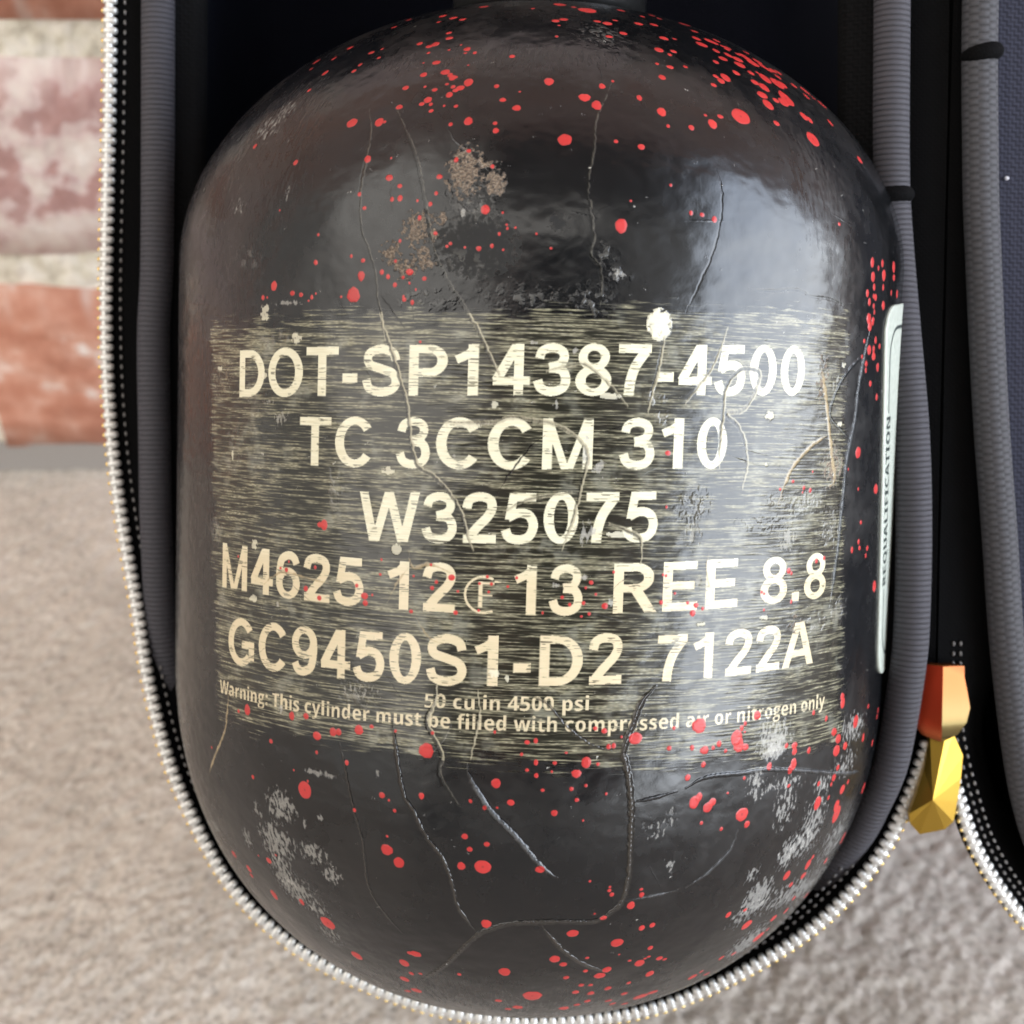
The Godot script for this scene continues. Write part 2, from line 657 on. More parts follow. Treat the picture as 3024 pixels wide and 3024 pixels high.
		if is_lid:
			for d in [[1.0, -0.9], [2.6, -1.6], [5.0, -2.6], [10.0, -4.0]]:
				inside.append(ring(pipe, pin, d[0], d[1]))
			inside.append(ring(pipe, pin, 26.0, 0, 2.0))
			inside.append_array(fan(inside[-1], Vector3(SPINE * 2 + 3, 20, 0.0) * MM, 5).slice(1))
		else:
			inside.append(ring(pipe, pin, 1.0, -1.6))
			inside.append(ring(pipe, pin, 1.0, -4.0))
			for d in [[0.6, -14.0], [0.4, -30.0], [1.0, -46.0], [4.0, -56.0], [12.0, -61.0]]:
				inside.append(ring(pipe, pin, d[0], 0, d[1]))
			inside.append_array(fan(inside[-1], Vector3(-3, 20, -62.0) * MM, 5).slice(1))
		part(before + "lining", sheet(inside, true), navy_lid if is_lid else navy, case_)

	# a gathered seam where the binding ends meet
	var tuft := bead(Vector3(2.9, 2.0, 2.7), 14, 10, 0.9)
	for s in [[Vector3(59.4, 48.6, 15.2), 0.35], [Vector3(47.1, 29.4, 17.1), 0.1]]:
		var o := part("binding_seam", tuft, tape_mat, case_)
		o.transform = Transform3D(Basis(Vector3.BACK, s[1]).scaled(Vector3(1, 0.75, 1)), s[0] * MM)
	# slider: a folded plate with a ridge, gold with a red reflection painted in
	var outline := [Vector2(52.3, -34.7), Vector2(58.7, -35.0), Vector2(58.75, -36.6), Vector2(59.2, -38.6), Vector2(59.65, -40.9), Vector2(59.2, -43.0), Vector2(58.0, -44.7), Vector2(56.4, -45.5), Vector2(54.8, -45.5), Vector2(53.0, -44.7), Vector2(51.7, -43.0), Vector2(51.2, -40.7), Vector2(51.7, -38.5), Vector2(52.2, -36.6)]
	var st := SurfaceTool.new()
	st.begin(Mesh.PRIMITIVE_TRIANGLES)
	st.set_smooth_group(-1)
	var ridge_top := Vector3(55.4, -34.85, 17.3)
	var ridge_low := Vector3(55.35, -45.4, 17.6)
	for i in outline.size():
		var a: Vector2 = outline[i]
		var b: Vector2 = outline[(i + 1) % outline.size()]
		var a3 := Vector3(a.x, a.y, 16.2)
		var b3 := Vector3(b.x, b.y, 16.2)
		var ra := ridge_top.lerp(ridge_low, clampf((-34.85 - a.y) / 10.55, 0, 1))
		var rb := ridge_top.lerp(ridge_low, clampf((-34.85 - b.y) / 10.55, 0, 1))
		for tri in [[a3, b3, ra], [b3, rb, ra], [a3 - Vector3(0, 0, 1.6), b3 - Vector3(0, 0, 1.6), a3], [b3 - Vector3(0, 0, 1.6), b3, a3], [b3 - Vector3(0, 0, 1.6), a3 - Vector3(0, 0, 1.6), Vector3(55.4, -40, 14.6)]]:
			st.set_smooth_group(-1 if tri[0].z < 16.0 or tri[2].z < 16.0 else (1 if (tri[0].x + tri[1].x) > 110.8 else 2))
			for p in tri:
				var worn := smoothstep(-38.0, -45.0, p.y + (3.6 if (tri[0].x + tri[1].x) < 110.8 else -1.5))  # how far the painted red reflection has faded to plain gold
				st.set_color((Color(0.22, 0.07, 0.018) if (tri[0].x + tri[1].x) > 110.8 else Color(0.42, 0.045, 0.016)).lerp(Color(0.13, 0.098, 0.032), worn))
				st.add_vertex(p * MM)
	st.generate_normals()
	var gleam_metal := mat(Color(1, 1, 1), 0.24, 0.75)
	gleam_metal.vertex_color_use_as_albedo = true
	var slider := part("slider", st.commit(), gleam_metal, case_, "gold zip slider with a painted red-orange reflection")
	# faceted brass pull hanging from it behind the teeth
	var rim := [Vector2(54.3, -45.2), Vector2(53.6, -49.1), Vector2(52.5, -53.0), Vector2(51.6, -55.6), Vector2(51.8, -56.9), Vector2(53.2, -58.5), Vector2(56.7, -57.8), Vector2(57.9, -56.7), Vector2(58.4, -53.7), Vector2(58.8, -50.5), Vector2(59.0, -47.2), Vector2(57.6, -45.2)]
	var peak := Vector3(54.3, -53.6, 17.6)
	var shoulder := Vector3(56.3, -44.9, 16.2)
	st = SurfaceTool.new()
	st.begin(Mesh.PRIMITIVE_TRIANGLES)
	st.set_smooth_group(-1)
	for i in rim.size():
		var a: Vector2 = rim[i]
		var b: Vector2 = rim[(i + 1) % rim.size()]
		var a3 := Vector3(a.x, a.y - (0.6 if a.y < -46.0 else -0.5), 15.6)
		var b3 := Vector3(b.x, b.y - (0.6 if b.y < -46.0 else -0.5), 15.6)
		var top := peak
		var tris := [[a3, b3, top], [a3 - Vector3(0, 0, 0.9), b3 - Vector3(0, 0, 0.9), a3], [b3 - Vector3(0, 0, 0.9), b3, a3], [b3 - Vector3(0, 0, 0.9), a3 - Vector3(0, 0, 0.9), Vector3(55, -52, 14.4)]]
		if i == rim.size() - 1:
			tris[0] = [a3, shoulder, peak]
			tris.append([shoulder, b3, peak])
		for tri in tris:
			for p in tri:
				st.add_vertex(p * MM)
	st.generate_normals()
	part("pull_tab", st.commit(), mat(Color(0.36, 0.225, 0.035), 0.30, 0.9), slider)
	# lint caught on the lining
	var fleck := bead(Vector3(0.34, 0.28, 0.25), 7, 5, 1.0)
	for p in [Vector3(63.9, 32.4, 13.2), Vector3(70.5, 55.0, 9.5), Vector3(18.5, 66.0, -45.0)]:
		var o := part("lint", fleck, mat(Color(0.55, 0.55, 0.6), 0.9), case_)
		o.position = p * MM


func scatter(called: String, mesh: Mesh, material: Material, places: Array[Transform3D], parent: Node) -> void:
	if places.is_empty():
		return
	var mm := MultiMesh.new()
	mm.transform_format = MultiMesh.TRANSFORM_3D
	mm.mesh = mesh
	mm.instance_count = places.size()
	for i in places.size():
		mm.set_instance_transform(i, places[i])
	var o := MultiMeshInstance3D.new()
	o.name = called
	o.multimesh = mm
	if material:
		o.material_override = material
	o.set_meta("kind", "stuff")
	parent.add_child(o, true)


# ---------------------------------------------------------------- plain grotesque capitals and figures, drawn by strokes in cap heights

const ADVANCE := {"0": 0.777, "1": 0.777, "2": 0.777, "3": 0.777, "4": 0.777, "5": 0.777, "6": 0.777, "7": 0.777, "8": 0.777, "9": 0.777, "O": 1.086, "C": 1.008, "G": 1.086, "D": 1.008, "T": 0.853, "-": 0.465, "S": 0.931, "P": 0.931, "R": 1.008, "E": 0.931, "M": 1.163, "W": 1.318, "A": 1.008, ".": 0.388, " ": 0.388}


func bend(pts: Array, thick: float) -> Array:
	# a smooth stroke through the points, as quads
	var curve := []
	for p in pts:
		curve.append(Vector3(p.x, p.y, 0))
	var way := smooth_loop(curve, 0.035, false) if curve.size() > 2 else PackedVector3Array(curve)
	var out := []
	for k in way.size() - 1:
		var a := Vector2(way[k].x, way[k].y)
		var b := Vector2(way[k + 1].x, way[k + 1].y)
		var p := Vector2(way[maxi(k - 1, 0)].x, way[maxi(k - 1, 0)].y)
		var q := Vector2(way[mini(k + 2, way.size() - 1)].x, way[mini(k + 2, way.size() - 1)].y)
		var na := (b - p).normalized().orthogonal() * thick * 0.5
		var nb := (q - a).normalized().orthogonal() * thick * 0.5
		out.append(PackedVector2Array([a + na, b + nb, b - nb, a - na]))
	return out


func bow(c: Vector2, r: Vector2, from: float, to: float, tv: float, th: float) -> Array:
	# part of an elliptical ring, outer radii r, thinner at top and bottom
	var out := []
	var n := int(ceil(absf(to - from) / 9.0))
	for k in n:
		var f := deg_to_rad(lerpf(from, to, float(k) / n))
		var g := deg_to_rad(lerpf(from, to, float(k + 1) / n))
		var i := Vector2(r.x - tv, r.y - th)
		out.append(PackedVector2Array([c + Vector2(cos(f), sin(f)) * r, c + Vector2(cos(g), sin(g)) * r, c + Vector2(cos(g), sin(g)) * i, c + Vector2(cos(f), sin(f)) * i]))
	return out


func bar(x0: float, y0: float, x1: float, y1: float) -> Array:
	return [PackedVector2Array([Vector2(x0, y0), Vector2(x1, y0), Vector2(x1, y1), Vector2(x0, y1)])]


func slant(x0: float, y0: float, x1: float, y1: float, thick: float) -> Array:
	# a straight diagonal cut off level at its two heights
	var d := Vector2(x1 - x0, y1 - y0)
	var h := thick * 0.5 * d.length() / absf(d.y)
	return [PackedVector2Array([Vector2(x0 - h, y0), Vector2(x0 + h, y0), Vector2(x1 + h, y1), Vector2(x1 - h, y1)])]


func glyph(c: String) -> Array:
	match c:
		"0": return bow(Vector2(0.388, 0.5), Vector2(0.335, 0.515), 0, 360, 0.2, 0.155)
		"1": return bar(0.34, 0, 0.545, 1.0) + bend([Vector2(0.45, 0.93), Vector2(0.33, 0.80), Vector2(0.11, 0.70)], 0.17)
		"2": return bend([Vector2(0.135, 0.69), Vector2(0.19, 0.86), Vector2(0.38, 0.925), Vector2(0.57, 0.87), Vector2(0.625, 0.72), Vector2(0.55, 0.54), Vector2(0.34, 0.31), Vector2(0.19, 0.12)], 0.185) + bar(0.07, 0, 0.715, 0.175)
		"3": return bend([Vector2(0.135, 0.72), Vector2(0.19, 0.865), Vector2(0.37, 0.928), Vector2(0.55, 0.87), Vector2(0.60, 0.745), Vector2(0.53, 0.61), Vector2(0.32, 0.545)], 0.175) + bend([Vector2(0.32, 0.53), Vector2(0.56, 0.49), Vector2(0.64, 0.30), Vector2(0.57, 0.135), Vector2(0.37, 0.075), Vector2(0.18, 0.14), Vector2(0.11, 0.30)], 0.18)
		"4": return bar(0.435, 0, 0.625, 1.0) + slant(0.13, 0.33, 0.50, 1.0, 0.19) + bar(0.04, 0.20, 0.745, 0.37)
		"5": return bar(0.20, 0.83, 0.685, 1.0) + slant(0.18, 0.47, 0.265, 1.0, 0.17) + bend([Vector2(0.15, 0.51), Vector2(0.36, 0.605), Vector2(0.56, 0.55), Vector2(0.64, 0.35), Vector2(0.56, 0.14), Vector2(0.36, 0.075), Vector2(0.18, 0.13), Vector2(0.11, 0.28)], 0.185)
		"6": return bow(Vector2(0.395, 0.325), Vector2(0.335, 0.34), 0, 360, 0.19, 0.16) + bend([Vector2(0.635, 0.745), Vector2(0.56, 0.88), Vector2(0.41, 0.925), Vector2(0.22, 0.82), Vector2(0.155, 0.56), Vector2(0.155, 0.33)], 0.185)
		"7": return bar(0.08, 0.825, 0.72, 1.0) + bend([Vector2(0.61, 0.86), Vector2(0.42, 0.58), Vector2(0.325, 0.29), Vector2(0.295, 0.0)], 0.2)
		"8": return bow(Vector2(0.388, 0.745), Vector2(0.30, 0.27), 0, 360, 0.175, 0.145) + bow(Vector2(0.388, 0.285), Vector2(0.345, 0.30), 0, 360, 0.195, 0.155)
		"9": return bow(Vector2(0.382, 0.675), Vector2(0.335, 0.34), 0, 360, 0.19, 0.16) + bend([Vector2(0.142, 0.255), Vector2(0.217, 0.12), Vector2(0.367, 0.075), Vector2(0.557, 0.18), Vector2(0.622, 0.44), Vector2(0.622, 0.67)], 0.185)
		"O": return bow(Vector2(0.543, 0.5), Vector2(0.49, 0.517), 0, 360, 0.215, 0.17)
		"C": return bow(Vector2(0.525, 0.5), Vector2(0.46, 0.517), 36, 322, 0.215, 0.17)
		"G": return bow(Vector2(0.55, 0.5), Vector2(0.49, 0.517), 36, 318, 0.215, 0.17) + bar(0.57, 0.37, 1.01, 0.535) + bar(0.82, 0.13, 1.01, 0.40)
		"D": return bar(0.10, 0, 0.305, 1.0) + bar(0.28, 0.83, 0.46, 1.0) + bar(0.28, 0, 0.46, 0.17) + bow(Vector2(0.45, 0.5), Vector2(0.5, 0.5), -92, 92, 0.21, 0.17)
		"T": return bar(0.03, 0.83, 0.825, 1.0) + bar(0.325, 0, 0.53, 0.85)
		"-": return bar(0.06, 0.265, 0.405, 0.455)
		"S": return bend([Vector2(0.765, 0.69), Vector2(0.70, 0.85), Vector2(0.46, 0.925), Vector2(0.22, 0.86), Vector2(0.165, 0.73), Vector2(0.23, 0.615), Vector2(0.46, 0.535), Vector2(0.70, 0.44), Vector2(0.775, 0.285), Vector2(0.70, 0.14), Vector2(0.46, 0.075), Vector2(0.21, 0.15), Vector2(0.135, 0.33)], 0.185)
		"P": return bar(0.10, 0, 0.305, 1.0) + bar(0.28, 0.83, 0.53, 1.0) + bar(0.28, 0.37, 0.53, 0.54) + bow(Vector2(0.52, 0.685), Vector2(0.36, 0.315), -92, 92, 0.21, 0.17)
		"R": return bar(0.10, 0, 0.305, 1.0) + bar(0.28, 0.83, 0.56, 1.0) + bar(0.28, 0.41, 0.56, 0.58) + bow(Vector2(0.55, 0.705), Vector2(0.37, 0.295), -92, 92, 0.21, 0.17) + slant(0.87, 0, 0.56, 0.46, 0.21)
		"E": return bar(0.10, 0, 0.305, 1.0) + bar(0.28, 0.83, 0.83, 1.0) + bar(0.28, 0.43, 0.78, 0.595) + bar(0.28, 0, 0.85, 0.17)
		"M": return bar(0.10, 0, 0.29, 1.0) + bar(0.875, 0, 1.065, 1.0) + slant(0.545, 0.0, 0.20, 1.0, 0.15) + slant(0.62, 0.0, 0.965, 1.0, 0.15)
		"W": return slant(0.345, 0, 0.115, 1.0, 0.19) + slant(0.375, 0, 0.655, 1.0, 0.18) + slant(0.945, 0, 0.665, 1.0, 0.18) + slant(0.975, 0, 1.205, 1.0, 0.19)
		"A": return slant(0.115, 0, 0.47, 1.0, 0.2) + slant(0.895, 0, 0.54, 1.0, 0.2) + bar(0.26, 0.22, 0.75, 0.385)
		".": return bar(0.09, 0, 0.295, 0.2)
	return []


func big_letters(mask: PackedByteArray, width: int, height: int, words: String, place: Callable) -> void:
	# as letters(), in the drawn face. place(x 0..1 along the words, y in cap heights) gives the pixel
	var total := 0.0
	for c in words:
		total += ADVANCE[c]
	var lead := 0.07
	total -= lead * 2
	var x := -lead
	for c in words:
		for quad in glyph(c):
			var q := []
			for p in quad:
				q.append(place.call((x + p.x) / total, p.y))
			fill(mask, width, height, q[0], q[1], q[2])
			fill(mask, width, height, q[0], q[2], q[3])
		x += ADVANCE[c]


# ---------------------------------------------------------------- the tank

func profile(y: float) -> float:
	if y > TOP_V:
		return TANK_R * pow(maxf(0.0, 1.0 - pow(minf(1.0, (y - TOP_V) / TOP_L), TOP_P)), 1.0 / TOP_P)
	if y < LOW_V:
		return TANK_R * pow(maxf(0.0, 1.0 - pow(minf(1.0, (LOW_V - y) / LOW_L), LOW_P)), 1.0 / LOW_P)
	return TANK_R


func arc_table() -> void:
	# height along the tank against the length run along its side, from the lower pole to the upper
	var ys := PackedFloat32Array()
	for i in 301:
		var q := PI / 2 * i / 300.0
		ys.append(LOW_V - LOW_L * pow(cos(q), 2.0 / LOW_P))
	for i in range(1, 80):
		ys.append(lerpf(LOW_V, TOP_V, i / 80.0))
	for i in 301:
		ys.append(TOP_V + TOP_L * pow(sin(PI / 2 * i / 300.0), 2.0 / TOP_P))
	var s := 0.0
	for i in ys.size():
		if i > 0:
			s += Vector2(profile(ys[i]), ys[i]).distance_to(Vector2(profile(ys[i - 1]), ys[i - 1]))
		arc_y.append(ys[i])
		arc_s.append(s)


func height_at(v: float) -> float:
	# v of the texture (0 at the upper pole) to the height along the tank
	var s := (1.0 - v) * arc_s[-1]
	var i := clampi(arc_s.bsearch(s), 1, arc_s.size() - 1)
	return lerpf(arc_y[i - 1], arc_y[i], clampf((s - arc_s[i - 1]) / maxf(arc_s[i] - arc_s[i - 1], 1e-6), 0, 1))


func on_tank(u: float, v: float, proud := 0.0) -> Vector3:
	var y := height_at(v)
	var a := (u - 0.5) * WRAP
	var r := profile(y)
	var dy := 0.02
	var slope := (profile(y + dy) - profile(y - dy)) / (2 * dy)
	var n := Vector3(sin(a), -slope, cos(a)).normalized()
	return (Vector3(sin(a) * r, y - LOW_V + LOW_L, cos(a) * r) + n * proud) * MM


func squeeze(v: float) -> float:
	# how much wider a mark must be painted on the domes, where the texture is pulled together
	return TANK_R / maxf(profile(height_at(v)), 6.0)


func put(i: int, c: Color, k: float) -> void:
	var j := i * 3
	alb[j] = int(lerpf(alb[j], c.r8, k))
	alb[j + 1] = int(lerpf(alb[j + 1], c.g8, k))
	alb[j + 2] = int(lerpf(alb[j + 2], c.b8, k))


func paint_base() -> void:
	alb.resize(TW * TW * 3)
	rgh.resize(TW * TW)
	hgt.resize(TW * TW)
	for y in TW:
		var by := (y >> 1) * 1024
		var fy := (y & 1023) * 1024
		for x in TW:
			var i := y * TW + x
			var b := broad[by + (x >> 1)]
			var f := fine[fy + (x & 1023)]
			var c := broad[((y * 3) & 1023) * 1024 + ((x * 2) & 1023)]
			var film := clampf((b - 128) * 0.006 + (f - 128) * 0.0014, 0.0, 0.5)
			var j := i * 3
			alb[j] = int(11 + film * 22)
			alb[j + 1] = int(12 + film * 19)
			alb[j + 2] = int(14 + film * 15)
			rgh[i] = int(50 + film * 60 + f * 0.09)
			hgt[i] = (b - 128) * 0.0016 + (c - 128) * 0.0004 + (f - 128) * 0.00008


func stroke(width: float, style: int, pts: Array) -> void:
	# a crack, scratch or ridge in the clear coat. 0 dark, 1 dark with a bright lip, 2 bright, 3 raised grey ridge, 4 tan thread
	var curve := PackedVector3Array()
	for p in pts:
		curve.append(Vector3(p.x, p.y, 0))
	var way := smooth_loop(Array(curve), 1.0, false)
	var w := width
	for k in way.size():
		var p := way[k]
		p.x += (fine[(int(p.y) * 3 & 1023) * 1024 + (int(p.x) & 1023)] - 128) * 0.012
		var taper := clampf(minf(k, way.size() - 1 - k) / 30.0, 0.25, 1.0)
		var wob := 0.6 + fine[(k * 5 & 1023) * 1024 + (int(p.x) & 1023)] / 230.0
		var r := w * taper * wob * 0.36
		var reach := int(ceil(r * 2.2)) + 1
		for dy in range(-reach, reach + 1):
			for dx in range(-reach, reach + 1):
				var x := int(p.x) + dx
				var y := int(p.y) + dy
				if x < 0 or y < 0 or x >= TW or y >= TW:
					continue
				var d := Vector2(x + 0.5 - p.x, y + 0.5 - p.y).length()
				var i := y * TW + x
				var core := clampf(r + 0.5 - d, 0.0, 1.0)
				var lip := clampf(1.0 - absf(d - r - 1.0) / 1.3, 0.0, 1.0) if dx > 0 else 0.0
				match style:
					0:
						put(i, Color(0.035, 0.033, 0.032), core * 0.55)
						hgt[i] -= 0.010 * core
					1:
						var on_label := x > 520 and x < 1470 and y > 775 and y < 1275
						put(i, Color(0.06, 0.057, 0.05), core * (0.22 if on_label else 0.6))
						if on_label:
							put(i, Color(0.66, 0.63, 0.54), lip * 0.42 * wob)
						elif wob > 1.0:
							put(i, Color(0.45, 0.43, 0.39), lip * 0.22)
						hgt[i] += 0.003 * lip - 0.006 * core
					2:
						put(i, Color(0.40, 0.41, 0.42), core * 0.17 * wob)
						hgt[i] += 0.040 * core
					3:
						put(i, Color(0.22, 0.205, 0.185), core * 0.5)
						if dx > 0:
							put(i, Color(0.03, 0.03, 0.03), lip * 0.2)
						hgt[i] += 0.05 * core
						rgh[i] = int(lerpf(rgh[i], 60, core))
					4:
						put(i, Color(0.62, 0.55, 0.42), core * 0.3 * wob)
						hgt[i] += 0.008 * core


func worn(kind: int, cx: int, cy: int, rx: int, ry: int, share: int) -> void:
	# a patch of wear with a ragged edge. 0 chalky flakes, 1 tan crust, 2 bare dark pit, 3 cream fleck, 4 blistered resin
	var ox := rng.randi_range(0, 1023)
	var oy := rng.randi_range(0, 1023)
	var step := 3 if kind != 4 else 2
	if kind == 3 or kind == 2:
		step = 3
	var cut := 178.0 - share * 1.55
	var inks := [Color(0.78, 0.77, 0.74), Color(0.60, 0.53, 0.45), Color(0.02, 0.018, 0.017), Color(0.83, 0.81, 0.72), Color(0.50, 0.49, 0.46), Color(0.4, 0.37, 0.33)]
	var ink: Color = inks[kind]
	for y in range(maxi(0, cy - ry * 13 / 10), mini(TW, cy + ry * 13 / 10 + 1)):
		for x in range(maxi(0, cx - rx * 13 / 10), mini(TW, cx + rx * 13 / 10 + 1)):
			var d := Vector2(float(x - cx) / rx, float(y - cy) / ry).length()
			if d > 1.3:
				continue
			var n := fine[((y * (2 if kind == 0 else (1 if kind == 5 else step)) + oy) & 1023) * 1024 + ((x * (4 if kind == 0 or kind == 5 else step) + ox) & 1023)]
			var n2 := fine[((y * 8 + ox) & 1023) * 1024 + ((x * 6 + oy) & 1023)]
			var v := n * 0.78 + n2 * 0.22 - 88.0 * maxf(0.0, d - 0.35)
			if kind == 3 or kind == 2:
				v = n * 0.75 + 60.0 - 110.0 * maxf(0.0, d - 0.5)
			var k := clampf((v - cut) / (40.0 if kind == 2 or kind == 5 else (34.0 if kind == 0 else 26.0)), 0.0, 1.0)
			if k <= 0.0 and kind != 4:
				continue
			var i := y * TW + x
			match kind:
				0:
					put(i, ink.lerp(Color(0.56, 0.55, 0.52), n2 / 255.0), k * 0.68)
					rgh[i] = int(lerpf(rgh[i], 150, k))
					hgt[i] -= k * 0.025
				1:
					put(i, ink.lerp(Color(0.26, 0.21, 0.17), clampf((n2 - 70) / 110.0, 0, 1) * 0.7), k * 0.8)
					rgh[i] = int(lerpf(rgh[i], 175, k))
					hgt[i] += k * (n2 - 110) * 0.0008
				2:
					put(i, ink, k * 0.9)
					rgh[i] = int(lerpf(rgh[i], 165, k))
				3:
					put(i, ink, k * 0.78)
					rgh[i] = int(lerpf(rgh[i], 110, k))
					hgt[i] += k * 0.04
				5:
					put(i, Color(0.40, 0.365, 0.33), k * 0.20 * clampf(1.2 - d, 0.0, 1.0))
					rgh[i] = int(lerpf(rgh[i], 120, k * 0.6))
				4:
					var fade := clampf(1.15 - d, 0.0, 1.0)
					var blob := clampf((n - 128) / 40.0, -0.4, 1.0)
					hgt[i] += fade * (blob * blob * 0.07 + (n2 - 128) * 0.00012) * (share / 40.0)
					put(i, ink, k * 0.5 * fade)


func dot(u: int, v: int, r: float) -> void:
	# a speck of red paint, its edge ragged, pulled wide on the domes
	var wide := squeeze(v / float(TW))
	var red := Color(0.74, 0.20, 0.19).lerp(Color(0.64, 0.14, 0.14), rng.randf() * 0.5)
	var spin := rng.randf() * TAU
	var lobes := rng.randi_range(2, 3)
	var ragged := rng.randf_range(0.02, 0.06)
	var long := rng.randf_range(0.88, 1.12)
	var reach := int(ceil(r * 1.35)) + 1
	for dy in range(-reach, reach + 1):
		for dx in range(int(-reach * wide) - 1, int(reach * wide) + 2):
			var x := u + dx
			var y := v + dy
			if x < 0 or y < 0 or x >= TW or y >= TW:
				continue
			var q := Vector2(dx / wide * long, dy / long)
			var d := q.length()
			var f := q.angle()
			var edge := r * (1.0 + ragged * sin(f * lobes + spin) + ragged * 0.6 * sin(f * (lobes * 2 + 1) - spin))
			var k := clampf((edge - d) / 1.1 + 0.5, 0.0, 1.0)
			if k <= 0.0:
				continue
			var i := y * TW + x
			var centre := 0.82 if r > 9.0 and d < 1.6 else 1.0
			put(i, Color(red.r * centre, red.g * centre, red.b * centre), k * 0.97)
			rgh[i] = int(lerpf(rgh[i], 105, k))
			hgt[i] += k * 0.05 * clampf((edge - d) / 2.5, 0.0, 1.0)


const LX := 480                 # the printed label inside the texture
const LY := 735
const LW := 1040
const LH := 570

func bold() -> Font:
	var f := SystemFont.new()
	f.font_names = PackedStringArray(["Droid Sans"])
	f.font_weight = 700
	return f


func letters(mask: PackedByteArray, width: int, height: int, words: String, place: Callable, curve := 0.7) -> void:
	# fills the triangles of the words into the mask. place(x 0..1 along the words, y in cap heights above the baseline) gives the pixel
	var m := TextMesh.new()
	m.font = bold()
	m.font_size = 64
	m.pixel_size = 1.0
	m.depth = 0.0
	m.curve_step = curve
	m.text = "H"
	var flat := m.get_aabb()
	m.text = words
	var box := m.get_aabb()
	var a := m.get_mesh_arrays()
	var pts: PackedVector3Array = a[Mesh.ARRAY_VERTEX]
	var index = a[Mesh.ARRAY_INDEX]
	var count: int = index.size() if index != null else pts.size()
	for k in range(0, count, 3):
		var tri := []
		for c in 3:
			var p: Vector3 = pts[index[k + c] if index != null else k + c]
			tri.append(place.call((p.x - box.position.x) / box.size.x, (p.y - flat.position.y) / flat.size.y))
		fill(mask, width, height, tri[0], tri[1], tri[2])


func fill(mask: PackedByteArray, width: int, height: int, a: Vector2, b: Vector2, c: Vector2) -> void:
	var y0 := maxi(0, int(ceil(minf(a.y, minf(b.y, c.y)) - 0.5)))
	var y1 := mini(height - 1, int(floor(maxf(a.y, maxf(b.y, c.y)) - 0.5)))
	for y in range(y0, y1 + 1):
		var yy := y + 0.5
		var lo := INF
		var hi := -INF
		for e in [[a, b], [b, c], [c, a]]:
			var p: Vector2 = e[0]
			var q: Vector2 = e[1]
			if (p.y <= yy) != (q.y <= yy):
				var x := p.x + (q.x - p.x) * (yy - p.y) / (q.y - p.y)
				lo = minf(lo, x)
				hi = maxf(hi, x)
		for x in range(maxi(0, int(ceil(lo - 0.5))), mini(width - 1, int(floor(hi - 0.5))) + 1):
			mask[y * width + x] = 255


func ribbon(mask: PackedByteArray, width: int, height: int, pts: PackedVector2Array, thick: float) -> void:
	for k in pts.size() - 1:
		var d := (pts[k + 1] - pts[k]).normalized() * thick * 0.5
		var s := d.orthogonal()
		fill(mask, width, height, pts[k] + s, pts[k] - s, pts[k + 1] - s)
		fill(mask, width, height, pts[k] + s, pts[k + 1] - s, pts[k + 1] + s)


func streaks(seed_: int, across: int, down: int) -> PackedByteArray:
	# fibres that run along the tank's girth
	var r := RandomNumberGenerator.new()
	r.seed = seed_
	var small := PackedByteArray()
	small.resize(across * down)
	for i in small.size():
		small[i] = r.randi_range(0, 255)
	var img := Image.create_from_data(across, down, false, Image.FORMAT_L8, small)
	img.resize(LW, LH, Image.INTERPOLATE_CUBIC)
	return img.get_data()


